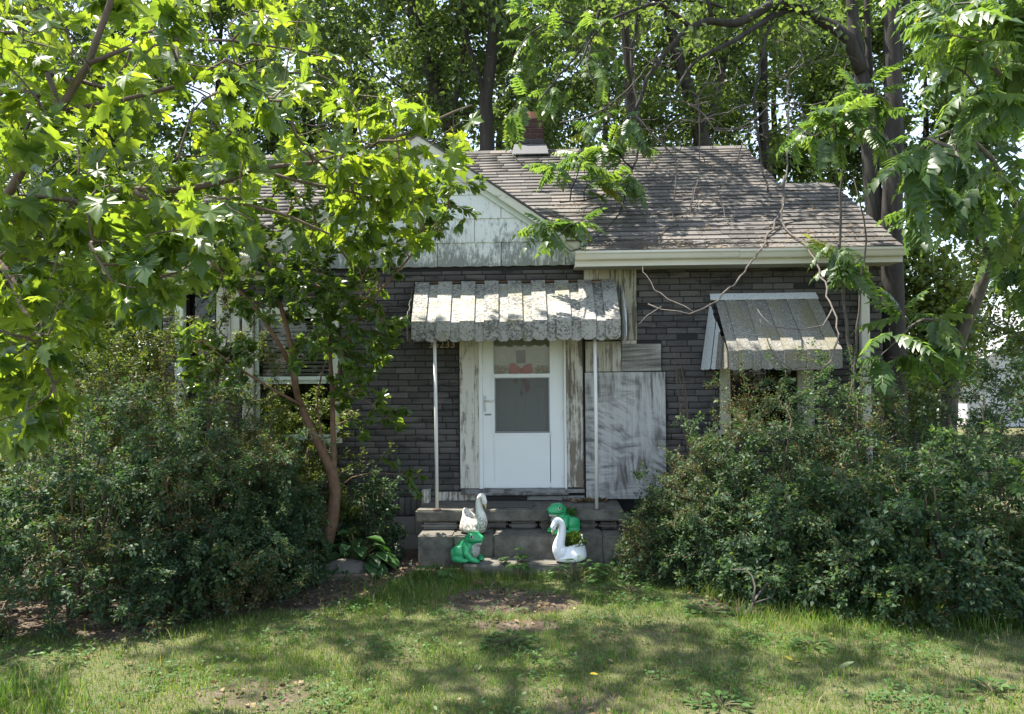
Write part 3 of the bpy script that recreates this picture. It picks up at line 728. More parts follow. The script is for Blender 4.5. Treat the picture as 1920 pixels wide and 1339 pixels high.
board(864,890,919,928,-.10,-.001,M['grey_plank'],sill,'sill_board'); board(890.5,1066,924.8,929,-.12,-.001,M['grey_plank'],sill,'sill_board')
board(893,988,930,938,-.07,-.001,M['lintel_black'],sill,'sill_board'); board(988.5,1096,930,938,-.066,-.001,M['grey_plank'],sill,'sill_board')
board(820,893,923,939,-.03,-.001,M['peeling_worn'],sill,'sill_board',label='torn white scrap of siding beside the sill')
board(790,804,921,957,-.16,-.02,M['peeling_white'],house,'post_stub','short stub of peeling white board left of the porch slab')
# patches right of the door
pk=dict(name='patch_board')
board(1098,1249,698,936,-.075,-.045,M['smeared_ply'],house,label='large plywood sheet smeared with black paint',**pk)
board(1166,1240,645,696,-.06,-.035,M['smeared_ply_dark'],house,label='small dark plywood offcut above the large sheet',**pk)
board(1097.5,1165,640,697,-.056,-.03,M['pale_board'],house,label='pale weathered board right of the door casing',**pk)
board(1123,1194,499,638,-.05,-.016,M['mossy_board'],house,label='mossy upright board below the gutter',**pk)
ply=[c for c in house.children if c.name.startswith('patch_board')][0]
g=MB()
for px_,py_ in ((1103,704),(1170,702),(1243,705),(1104,800),(1242,810),(1170,760),(1104,900),(1243,905),(1172,858)): g.ball(hp(px_,py_,-.076),(.004,.003,.004),6,4)
g.build('nail_heads',M['brown_rust'],ply)
board(1095,1122.4,499,560,-.044,-.016,M['pale_board'],house,**pk)
board(1165,1194,638.5,645,-.07,-.02,M['pale_board'],house,'ledge')
for py_ in (640,770,890):                              # hinges and closer of the storm door
    g=MB(); pxbox(g,1054.5,1060,py_,py_+14,yD-.012,yD-.001); g.build('hinge',M['post_white'],storm)
g=MB(); pxbox(g,909,921,776,779,yD-.006,yD-.001); g.build('latch_plate',M['mullion'],storm)
# house number 3 5 2 3 3
xa=hx(803,-.02,645); xb=hx(854,-.02,645); zn=hz(652,-.02,830); hn=hz(638.5,-.02,830)-zn
for i,chh in enumerate('35233'):
    cu=bpy.data.curves.new('digit','FONT'); cu.body=chh; cu.size=hn*1.42; cu.extrude=.003; cu.bevel_depth=.0006; cu.align_x='CENTER'
    to=bpy.data.objects.new('tmp',cu); COL.objects.link(to); dg=bpy.context.evaluated_depsgraph_get()
    me=bpy.data.meshes.new_from_object(to.evaluated_get(dg)); bpy.data.objects.remove(to)
    me.materials.clear(); me.materials.append(M['brass'])
    o=link('house_number',me,house); o.matrix_local=Matrix.Translation((xa+(xb-xa)*(i+.5)/5,-.020,zn))@Matrix.Rotation(math.pi/2,4,'X')
# ------------------------------------------------------------------ windows
def window(o,casing_w,mat,sashmat,name='window',rail=0.5,curtain=None,sill=True,label=None):
    x0,x1,z0,z1=o; c=casing_w; g=MB()
    g.bbox(x0-c[0],x0,-.035,.10,z0,z1,.004); g.bbox(x1,x1+c[1],-.035,.10,z0,z1,.004); g.bbox(x0-c[0]-.02,x1+c[1]+.02,-.045,.10,z1+.001,z1+c[2],.006)
    wn_=g.build('window',mat,house,label=label)
    if sill: MB().bbox(x0-c[0]-.03,x1+c[1]+.03,-.07,.10,z0-.05,z0-.001,.006).build('window_sill',mat,wn_)
    zm=z0+(z1-z0)*rail
    for za,zb_,yy in ((z0,zm-.001,.06),(zm,z1,.03)):
        s=MB(); t=.04
        s.box(x0+.001,x0+t,yy,yy+.03,za,zb_); s.box(x1-t,x1-.001,yy,yy+.03,za,zb_); s.box(x0+t,x1-t,yy,yy+.03,za,za+t); s.box(x0+t,x1-t,yy,yy+.03,zb_-t,zb_)
        s.build('sash',sashmat,wn_)
        MB().box(x0+t,x1-t,yy+.012,yy+.016,za+t,zb_-t).build('pane',M['glass'],wn_)
    return wn_
w1=window(LW,(hx(476,0,640)-hx(456,0,640),.05,.08),M['peeling_cream'],M['pale_trim'],rail=.47,label='double-hung window behind the multi-stemmed tree')
w2=window(SW,(.02,hx(452,0)-hx(409,0),.0),M['peeling_cream'],M['dark_inside'],sill=False,label='narrow dark window at the left corner')
cu=MB(); n=26
for i in range(n):
    x=SW[0]+.03+(SW[1]-SW[0]-.06)*i/n; L=.06+.09*R.random()
    cu.box(x,x+.011,.052,.055,SW[3]-L,SW[3]-.001)
cu.build('curtain',M['curtain_rag'],w2)
box_part('casing_board',M['pale_board'],w2,SW[1]+.10,SW[1]+.16,-.05,-.036,SW[2]+.2,SW[3]-.05)
w3=window(RW,(.11,.17,.06),M['beige_trim'],M['dark_inside'],rail=.5,label='dark window under the mossy awning')
cb=MB()
for i in range(16):                                    # half closed blind behind the left window
    z=LW[3]-.06-i*.045
    cb.box(LW[0]+.05,LW[1]-.05,.13,.134,z-.03,z)
cb.build('blind',M['curtain_rag'],w1)
# ------------------------------------------------------------------ awning over the door
aw=thing('door_awning','long scalloped aluminium awning over the front door, white slats black with lichen','awning',(0.06,-0.4,2.4))
aT0=hz(530,-0.06,960); yF=-0.72; aB=hz(603,yF,960); aV=hz(633,yF,960)
xl0,xr0=hx(779,-0.06,530),hx(1153,-0.06,530); xl1,xr1=hx(772,yF,603),hx(1163,yF,603)
def slat(t0,t1,up,mat,parent,A0,A1,A2,sag=0.0,tip=.022,label=None):
    """A0/A1/A2: functions t -> top, bend and tip points; up lifts raised slats along the slope normal"""
    def pts(t):
        a,b_,c=A0(t),A1(t),A2(t); n=Vector((0,-(a.z-b_.z),(a.y-b_.y))).normalized()
        if n.z<0: n=-n
        o=n*up; of=Vector((0,-up,0)); return a+o,b_+o*.6+of*.6,c+of
    e=.004
    L,Rr=pts(t0),pts(t1); cut=.28*(Rr[2]-L[2])
    tip_=Vector((0,0,-tip))
    v=[L[0],L[1],L[2],L[2]+cut+tip_,Rr[2]-cut+tip_,Rr[2],Rr[1],Rr[0]]
    g=MB(); th=Vector((0,.003,-.002))
    V=v+[p+th for p in v]
    g.add(V,[(0,1,6,7),(1,2,5,6),(2,3,4,5),(8,15,14,9),(9,14,13,10),(10,13,12,11)]+[(i,8+i,8+(i+1)%8,(i+1)%8) for i in range(8)])
    # turned-down lips along both long edges
    if up>0.004:
        for P,s in ((L,1),(Rr,-1)):
            dn=Vector((s*.0006,.010,-.010)); g.add([P[0],P[1],P[1]+dn,P[0]+dn],[(0,1,2,3)]); g.add([P[1],P[2],P[2]+dn,P[1]+dn],[(0,1,2,3)])
    return g.build('slat',mat,parent,label=label)
n=9; ws=1/(n+ (n-1)*.66); t=0
F0=lambda t:Vector((xl0+(xr0-xl0)*t,-.05,aT0)); F1=lambda t:Vector((xl1+(xr1-xl1)*t,yF,aB)); F2=lambda t:Vector((xl1+(xr1-xl1)*t,yF-.006,aV))
for i in range(2*n-1):
    wd=ws if i%2==0 else ws*.66
    if i%2==0: slat(t,t+wd,.026+R.uniform(-.003,.004),M['awning'],aw,F0,F1,F2,tip=.028)
    else: slat(t-.006,t+wd+.006,.0,M['awning'],aw,lambda q:F0(q)+Vector((0,-.02,-.012)),F1,lambda q:F2(q)+Vector((0,0,-.012)),tip=.026)
    t+=wd
# side wings of upright slats
for sg,xt,xb_,nm in ((-1,hx(777,-.06,540)-.01,hx(763,yF,610),0),(1,hx(1165,-.06,540),hx(1174,yF,610),1)):
    k=7
    for i in range(k):
        f0,f1=i/k,(i+1)/k; y0=yF+(-.05-yF)*f0; y1=yF+(-.05-yF)*f1
        x0=xb_+(xt-xb_)*f0; x1=xb_+(xt-xb_)*f1; zt0=aB+.01+(aT0-aB-.03)*f0; zt1=aB+.01+(aT0-aB-.03)*f1
        zl=aV-.035*f0-.02+R.uniform(-.006,.006); o=sg*(.010 if i%2 else 0)
        P=[(x0+o,y0,zt0),(x0+o,y0-.004,zl+.03),(x0+o,y0+.03*(y1-y0)/.1,zl),(x1+o,y1-.03*(y1-y0)/.1,zl),(x1+o,y1+.004,zl+.03),(x1+o,y1,zt1)]
        MB().prism(P,(sg*.003,0,0)).build('slat',M['awning'] if sg<0 else M['awning_clean'],aw)
# frame, wall rail, rust, posts
fm=MB(); fm.box(xl0,xr0,-.052,-.018,aT0+.004,aT0+.022); fm.box(xl1+.02,xr1-.02,yF+.02,yF+.04,aB-.02,aB-.004)
for x in np.linspace(xl0+.12,xr0-.12,4): fm.tube([(x,-.03,aT0-.03),(x,yF+.03,aB-.02)],.008,6)
for s in (xl0+.01,xr0-.03): fm.tube([(s,-.03,aV+.02),(s,yF+.03,aB-.025)],.009,6)
fm.build('frame',M['brown_rust'],aw)
yP=-.56; zSl=hz(957,-.60,960)
for px0,px1 in ((814.5,819.5),(1115,1119)):
    xt=hx(px0,yP-.03,640); xb2=hx(px1,yP,950)
    g=MB().tube([(xt,yP-.03,aB-.01),((xt+xb2)/2+.004,yP-.015,1.3),(xb2,yP,zSl+.004)],.0175,10)
    po=g.build('post',M['post_white'],aw,smooth=True)
    MB().box(xb2-.035,xb2+.035,yP-.035,yP+.035,zSl+.001,zSl+.008).build('foot_plate',M['brown_rust'],po)
# ------------------------------------------------------------------ awning over the right window
wa=thing('window_awning','short sloping metal awning over the right window, slats coated in moss and grey grime','awning',(hx(1440,0,620),-.3,2.3))
wT=hz(556,-.05,1440); yW=-.64; wB=hz(657,yW,1450); wV=hz(690,yW,1450)
wl0,wr0=hx(1338,-.05,556),hx(1533,-.05,556); wl1,wr1=hx(1366,yW,657),hx(1578,yW,657)
wl0=wl1-.03; wr0=wr1+.0
wl0,wr0=hx(1341,-.05,560),hx(1531,-.05,560)
G0=lambda t:Vector((wl0+(wr0-wl0)*t,-.045,wT-.02)); G1=lambda t:Vector((wl1+(wr1-wl1)*t,yW,wB)); G2=lambda t:Vector((wl1+(wr1-wl1)*t,yW-.006,wV))
n=5; ws=1/(n+n*.82); t=0
for i in range(2*n):
    wd=ws*.82 if i%2==0 else ws
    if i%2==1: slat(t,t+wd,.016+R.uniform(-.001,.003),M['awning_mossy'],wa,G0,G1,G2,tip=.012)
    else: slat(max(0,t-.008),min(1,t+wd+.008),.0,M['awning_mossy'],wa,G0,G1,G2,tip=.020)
    t+=wd
MB().prism([(wl0-.05,-.02,wT+.035),(wl0-.06,-.085,wT-.035),(wr0+.01,-.085,wT-.035),(wr0,-.02,wT+.035)],(0,-.004,.006)).build('flashing',M['awning_clean'],wa)
lt0=Vector((wl0-.06,-.05,wT-.06)); lb0=hp(1314,694,-.03); lf1=Vector((wl1-.01,yW+.01,wB)); lf2=Vector((wl1-.01,yW+.01,wV-.005))
k=5
for i in range(k):
    f0,f1=i/k,(i+1)/k
    a=lt0.lerp(lf1,f0); c=lt0.lerp(lf1,f1); d=lb0.lerp(lf2,f1); e=lb0.lerp(lf2,f0); o=Vector((-.012 if i%2 else 0,-.004 if i%2 else 0,0))
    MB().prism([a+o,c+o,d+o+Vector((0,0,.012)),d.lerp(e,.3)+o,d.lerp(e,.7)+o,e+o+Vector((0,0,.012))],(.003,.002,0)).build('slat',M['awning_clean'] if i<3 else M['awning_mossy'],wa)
rb0=Vector((wr0+.0,-.04,wT-.05)); rb1=hp(1572,690,-.03)
for i in range(4):
    f0,f1=i/4,(i+1)/4; F_=Vector((wr1,yW+.01,wB)); F2_=Vector((wr1,yW+.01,wV))
    MB().prism([rb0.lerp(F_,f0),rb0.lerp(F_,f1),rb1.lerp(F2_,f1),rb1.lerp(F2_,f0)],(.003,.001,0)).build('slat',M['awning_mossy'],wa)
MB().box(wl1+.02,wr1-.02,yW+.02,yW+.035,wB-.02,wB-.005).build('frame',M['brown_rust'],wa)
# ------------------------------------------------------------------ porch steps
def stone_obj(name,mat,parent,x0,x1,y0,y1,z0,z1,bev=.02,nz=.006,cuts=5,seed=0,label=None):
    bm=bmesh.new(); bmesh.ops.create_cube(bm,size=1)
    for v in bm.verts: v.co=Vector((x0+(x1-x0)*(v.co.x+.5),y0+(y1-y0)*(v.co.y+.5),z0+(z1-z0)*(v.co.z+.5)))
    bmesh.ops.bevel(bm,geom=bm.edges[:],offset=bev,segments=2,affect='EDGES')
    bmesh.ops.subdivide_edges(bm,edges=[e for e in bm.edges if e.calc_length()>.12],cuts=cuts,use_grid_fill=True)
    r=random.Random(seed)
    for v in bm.verts: v.co+=Vector((r.uniform(-nz,nz),r.uniform(-nz,nz),r.uniform(-nz,nz)*.6))
    org=ORG.get(parent.name,Vector((0,0,0))) if parent is not None else Vector((0,0,0))
    bmesh.ops.translate(bm,verts=bm.verts,vec=-org)
    me=bpy.data.meshes.new(name); bm.to_mesh(me); bm.free(); me.materials.append(mat)
    return setp(link(name,me,parent),label)
st=thing('porch_steps','crumbling grey concrete porch slab and two steps in front of the door','steps',(0.07,-.6,-.1))
sx0,sx1=hx(779,-.6,965),hx(1170,-.6,965); zSb=hz(978,-.6,960)
stone_obj('slab',M['concrete'],st,sx0,sx1,-.60,-.004,zSb,zSl,.014,.003,8,1)
y1_=-.84; z1_=hz(1004,y1_,960); bx0,bx1=hx(783,y1_,1020),hx(1168,y1_,1020)
xs1=[bx0,hx(850,y1_,1020),hx(925,y1_,1020),hx(1085,y1_,1020),hx(1131,y1_,1020),bx1]
for i,(a,c) in enumerate(zip(xs1[:-1],xs1[1:])):
    stone_obj('step_block',M['concrete'],st,a+.002,c-.002,y1_+R.uniform(0,.012),-.1,-.3,z1_-(.0 if i<4 else .012),.012,.003,4,10+i)
y2_=-1.12; z2_=hz(1059,y2_,960)
stone_obj('step_block',M['concrete'],st,hx(868,y2_,1070),hx(1092,y2_,1070),y2_,-.82,-.35,z2_,.012,.004,8,20)
xx=sx0+.05; i=0
while xx<sx1-.05:                                      # broken stones packed under the slab
    wd=R.uniform(.16,.34) if i else .40; e=min(xx+wd,sx1-.03)
    dep=R.choice((-.56,-.50,-.44)) if 0<i<5 else -.565
    stone_obj('rubble_stone',M['rubble'] if i<4 else M['concrete'],st,xx,e-.015,dep,dep+.2,z1_+.001,zSb-.004-R.uniform(0,.02),.022,.006,2,30+i); xx=e; i+=1
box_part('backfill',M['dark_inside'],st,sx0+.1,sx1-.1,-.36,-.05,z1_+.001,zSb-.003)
dm=thing('doormat','flat worn grey doormat lying on the porch slab below the door','doormat',(hx(910,-.3,948),-.3,zSl))
ma=MB(); x0,x1=hx(893,-.3,948),hx(1002,-.3,948)
P=[]
for i in range(20):
    a=2*math.pi*i/20; sx=abs(math.cos(a))**.35*math.copysign(1,math.cos(a)); sy=abs(math.sin(a))**.35*math.copysign(1,math.sin(a))
    P.append(((x0+x1)/2+(x1-x0)/2*sx,-.30+.17*sy,zSl+.005))
ma.prism(P,(0,0,.012)); ma.build('mat',M['mat_grey'],dm)
# debris heap on the slab: twigs and dead leaves
ovate=(np.array([(0,0,0),(.26,.35,.05),(.2,.72,.03),(0,1,-.06),(-.2,.72,.03),(-.26,.35,.05),(0,.5,-.02)],float),[np.array([(0,1,6),(1,2,6),(2,3,6),(3,4,6),(4,5,6),(5,0,6)])])
small=(np.array([(0,0,0),(.30,.42,.06),(0,1,-.05),(-.30,.42,.06)],float),[np.array([(0,1,2),(0,2,3)])])
def rdir(n,rg,flat=1.0):
    d=rg.normal(size=(n,3)); d[:,2]*=flat; return d/np.linalg.norm(d,axis=1,keepdims=True)
def HMp(p): return np.array([tuple(HM@Vector(q)) for q in p])
n=260; px_=rng.normal(hx(1105,-.12,940),.13,n); py_=-.07-np.abs(rng.normal(0,.07,n))
pos=HMp(np.stack([px_,py_,zSl+.006+rng.random(n)*.03],1))
setp(link('leaf_litter',scatter('leaf_litter',small,pos,frames(rdir(n,rng,.3),rdir(n,rng)+np.array([0,0,1.2])),rng.uniform(.02,.05,n),M['dead_leaf'],rng)),
     'heap of dead leaves and twigs on the right of the porch slab','leaf litter',kind='stuff')
# ------------------------------------------------------------------ bow on the inner door
bw=thing('ribbon_bow','red ribbon bow hanging on the inner door behind the storm door glass','bow',hp(977,694,.075))
def pl(pts,y,mat,name,th=.008):
    P=[hp(a,c,y) for a,c in pts]; MB().prism(P,(0,th,0)).build(name,mat,bw)
pl([(976,691),(971,685),(962,680),(956,683),(954,694),(955,703),(964,704),(972,700)],.076,M['bow_red'],'loop')
pl([(978,691),(983,685),(991,681),(997,683),(999,693),(997,702),(988,703),(981,700)],.078,M['bow_red'],'loop')
pl([(973,700),(962,710),(966,720),(970,716),(976,704)],.082,M['bow_red'],'tail')
pl([(980,700),(992,714),(994,730),(987,737),(981,722),(977,704)],.084,M['bow_red'],'tail')
MB().ball(hp(977.5,695,.076),(.022,.014,.028),10,6).build('knot',M['bow_red'],bw,smooth=True)
bl=MB().ball(hp(977.5,737,.080),(.017,.014,.02),10,6).ball(hp(977.5,743,.080),(.008,.008,.01),8,5); bl.tube([hp(977.5,737,.08),hp(977.5,705,.08)],.003,5)
bl.build('bell',M['bell_grey'],bw,smooth=True)
rg0=np.random.default_rng(33); n=260
gx_=np.where(rg0.random(n)<.5,rg0.uniform(929,953,n),rg0.uniform(1004,1026,n)); pos=np.array([tuple(HM@hp(a,c,.072)) for a,c in zip(gx_,rg0.uniform(687,701,n))])
setp(link('garland',scatter('garland',small,pos,frames(rdir(n,rg0),rdir(n,rg0)),rg0.uniform(.012,.03,n),M['gold'],rg0)),'strip of gold garland behind the lower edge of the storm door upper glass','garland',kind='thing')
# ------------------------------------------------------------------ planters
def fuse(mb,voxel=.006,smooth=4):
    me=mb.mesh('tmp',None); o=bpy.data.objects.new('tmp',me); COL.objects.link(o)
    m_=o.modifiers.new('r','REMESH'); m_.mode='VOXEL'; m_.voxel_size=voxel
    s_=o.modifiers.new('s','SMOOTH'); s_.iterations=smooth; s_.factor=.5
    dg=bpy.context.evaluated_depsgraph_get(); out=bpy.data.meshes.new_from_object(o.evaluated_get(dg)); bpy.data.objects.remove(o)
    out.polygons.foreach_set('use_smooth',[True]*len(out.polygons)); return out
def world_on_house(px,py,yl,z=None):
    p=hp(px,py,yl);
    if z is not None: p.z=z
    return p
def frog(pos,label,rz,tilt,s):
    t=thing('frog_planter',label,'planter',pos,group='frog planters on the steps',rz=rz)
    g=MB()                                             # faces +x, about 0.30 long and 0.30 high
    g.ball((-.06,0,.085),(.10,.092,.085)); g.ball((-.015,0,.115),(.085,.085,.095)); g.ball((.03,0,.15),(.062,.070,.10))
    for s_ in (1,-1):
        g.ball((-.075,s_*.070,.080),(.078,.042,.076)); g.ball((-.03,s_*.096,.022),(.085,.026,.024)); g.ball((-.085,s_*.086,.03),(.055,.034,.034))
        g.tube([(.02,s_*.066,.15),(.03,s_*.086,.085),(.075,s_*.074,.035),(.12,s_*.055,.022)],[.042,.038,.030,.024],10)
        g.ball((.118,s_*.050,.018),(.034,.034,.018)); g.ball((.055,s_*.046,.252),(.036,.028,.030))
    g.tube([(.0,0,.19),(.05,0,.222),(.10,0,.222),(.142,0,.226),(.168,0,.229)],[.058,.072,.062,.040,.020],16)
    g.ball((.055,0,.225),(.062,.072,.050)); g.ball((.115,0,.215),(.058,.056,.022)); g.ball((.04,0,.19),(.05,.06,.05))
    body=fuse(g,.0065,5); body.materials.append(M['frog_green'])
    o=link('body',body,t)
    b2=MB(); b2.ball((.072,0,.12),(.056,.056,.085),14,10); b2.ball((.098,0,.178),(.054,.048,.026),14,8)
    bel=fuse(b2,.006,3); bel.materials.append(M['frog_belly']); link('belly',bel,t)
    g=MB()                                             # the mouth line
    g.tube([(.035,-.070,.206),(.085,-.066,.199),(.14,-.040,.206),(.176,0,.219),(.14,.040,.206),(.085,.066,.199),(.035,.070,.206)],.0035,6); lp=g.build('mouth',M['black_gloss'],t); lp.location=(0,0,0)
    for v in lp.data.vertices: v.co+=ORG[t.name]
    for s_ in (1,-1):
        e=MB().ball((.075,s_*.068,.250),(.018,.012,.019),12,8); eo=link('eye',e.mesh('eye',M['eye_white'],smooth=True),t)
        link('pupil',MB().ball((.079,s_*.077,.252),(.010,.007,.012),10,6).mesh('pupil',M['black_gloss'],smooth=True),eo)
        link('eyelid',MB().ball((.072,s_*.064,.264),(.024,.016,.011),12,6).mesh('eyelid',M['frog_green'],smooth=True),eo)
    link('opening',MB().ball((-.055,0,.158),(.05,.03,.016),14,6).mesh('opening',M['black_gloss'],smooth=True),t)
    for c in t.children_recursive:
        c.data.transform(Matrix.Scale(s,4))
    return t
zL1=z1_; f1=world_on_house(878,1056,-.98,z2_+.002)
frog(f1,'green frog planter with a grey belly on the lowest step, looking right',rad(-22),0,.98)
f2=world_on_house(1056,1000,-.72,z1_+.002)
frog(f2,'green frog planter on the upper step, half hidden behind the white swan',rad(180+28),0,1.02)
def swan(pos,label,rz,mat,s,hgt,headturn,bare_in):
    t=thing('swan_planter',label,'planter',pos,group='swan planters on the steps',rz=rz)
    V=[];F=[]; nth=40                                  # bowl shaped body facing +x, rim higher at the tail
    prof=[(0,.30,0),(.035,.62,.01),(.11,.93,.0),(.2,1.0,0),(.34,.97,0),(.5,.90,0),(.66,.80,0),(.8,.70,0),(.92,.63,0),(.98,.60,0)]
    inner=[(.985,.55,0),(.9,.54,0),(.75,.56,0),(.6,.5,0)]
    rows_=prof+inner
    for k,(h,rr,_) in enumerate(rows_):
        for i in range(nth):
            th=2*math.pi*i/nth; c,s_=math.cos(th),math.sin(th)
            rim=.165+.075*max(0,-c)**1.5-.02*max(0,c)
            a=.138*rr*(1.12 if c>0 else 1.0); b_=.115*rr
            x=c*a-.02*h*(1 if c<0 else .3); y=s_*b_; z=h*rim
            if k<len(prof) and c<.35 and .15<h<.95: q_=.0030*math.sin(z*170+c*9); x+=c*q_*1.6; y+=s_*q_*1.6
            V.append((x,y,z))
    for k in range(len(rows_)-1):
        for i in range(nth): i2=(i+1)%nth; F.append((k*nth+i,k*nth+i2,(k+1)*nth+i2,(k+1)*nth+i))
    F.append(tuple(range(nth-1,-1,-1)))
    L=len(rows_)-1
    g=MB().add(V,F); g.add(V[L*nth:],[tuple(range(nth))])
    link('body',g.mesh('body',mat,smooth=True),t)
    H=hgt; e=headturn
    pts=[(.105,0,.06),(.125,0,.11),(.118,0,.17),(.098,0,.23),(.088,0,H-.075),(.097,0,H-.035),(.118+.01,.0,H-.008),(.155,e*.3,H-.016),(.174,e*.55,H-.05)]
    # smooth the neck
    P=[Vector(p) for p in pts]; Q=[]
    for i in range(len(P)-1):
        p0,p1,p2,p3=P[max(i-1,0)],P[i],P[i+1],P[min(i+2,len(P)-1)]
        for k in range(4):
            u=k/4; Q.append(.5*((2*p1)+(p2-p0)*u+(2*p0-5*p1+4*p2-p3)*u*u+(3*p1-p0-3*p2+p3)*u**3))
    Q.append(P[-1]); rr=np.interp(np.linspace(0,1,len(Q)),[0,.2,.4,.6,.85,1],[.06,.056,.038,.028,.024,.023])
    nk=MB().tube(Q,list(rr),14); nk.ball(P[-1]+Vector((.004,e*.08,-.012)),(.027,.022,.032),14,10); nk.ball((.098,0,.09),(.062,.075,.075),14,10)
    nm=fuse(nk,.005,3); nm.materials.append(mat); link('neck',nm,t)
    hb=P[-1]+Vector((.010,e*.12,-.03))
    link('beak',MB().tube([hb,hb+Vector((.006,e*.05,-.025)),hb+Vector((.008,e*.08,-.048))],[.013,.010,.005],10).mesh('beak',M['beak'],smooth=True),t)
    for s_ in (1,-1): link('eye',MB().ball(P[-1]+Vector((.012,e*.1+s_*.020,-.006)),.0045,8,6).mesh('eye',M['black_gloss'],smooth=True),t)
    for c in t.children_recursive: c.data.transform(Matrix.Scale(s,4))
    return t
s1=world_on_house(886,1004,-.72,z1_+.002)
swan(s1,'tall dirty white swan planter on the upper step, left side, beak down to the right',rad(-38),M['swan_mossy'],1.0,.385,-.02,True)
s2=world_on_house(1072,1052,-1.0,z2_+.002)
sw2=swan(s2,'bright white swan planter filled with moss on the lowest step, facing left',rad(180+20),M['swan_white'],1.05,.385,.02,False)
def inhouse(o,pos,rz=0): o.matrix_world=HM@Matrix.Translation(pos)@Matrix.Rotation(rz,4,'Z')
n=1100; d=rdir(n,rng); r3=rng.random(n)**.33
pos=np.stack([d[:,0]*r3*.105-.025,d[:,1]*r3*.080,.15+np.abs(d[:,2])*r3*.115],1)
o=link('moss_clump',scatter('moss_clump',small,pos,frames(d+np.array([0,0,.3]),rdir(n,rng)),rng.uniform(.018,.04,n),M['moss'],rng)); inhouse(o,s2,rad(200))
setp(o,'clump of green moss and weeds growing in the white swan planter','plant',kind='thing')
n=160; d=rdir(n,rng)
o=link('moss_clump',scatter('moss_clump',small,np.stack([d[:,0]*.05-.02,d[:,1]*.045,.085+rng.random(n)*.02],1),frames(d+np.array([0,0,.5]),rdir(n,rng)),rng.uniform(.015,.03,n),M['moss'],rng)); inhouse(o,s1,rad(-38))
setp(o,'low moss growing inside the dirty swan planter','plant',kind='thing')
n=120; d=rdir(n,rng)
o=link('weed_tuft',scatter('weed_tuft',small,np.stack([d[:,0]*.06-.05,d[:,1]*.05,.16+rng.random(n)*.05],1),frames(d+np.array([0,0,.5]),rdir(n,rng)),rng.uniform(.03,.06,n),M['weed_leaf'],rng)); inhouse(o,f2,rad(208))
setp(o,'green weed sprouting from the back of the frog behind the swan','plant',kind='thing')
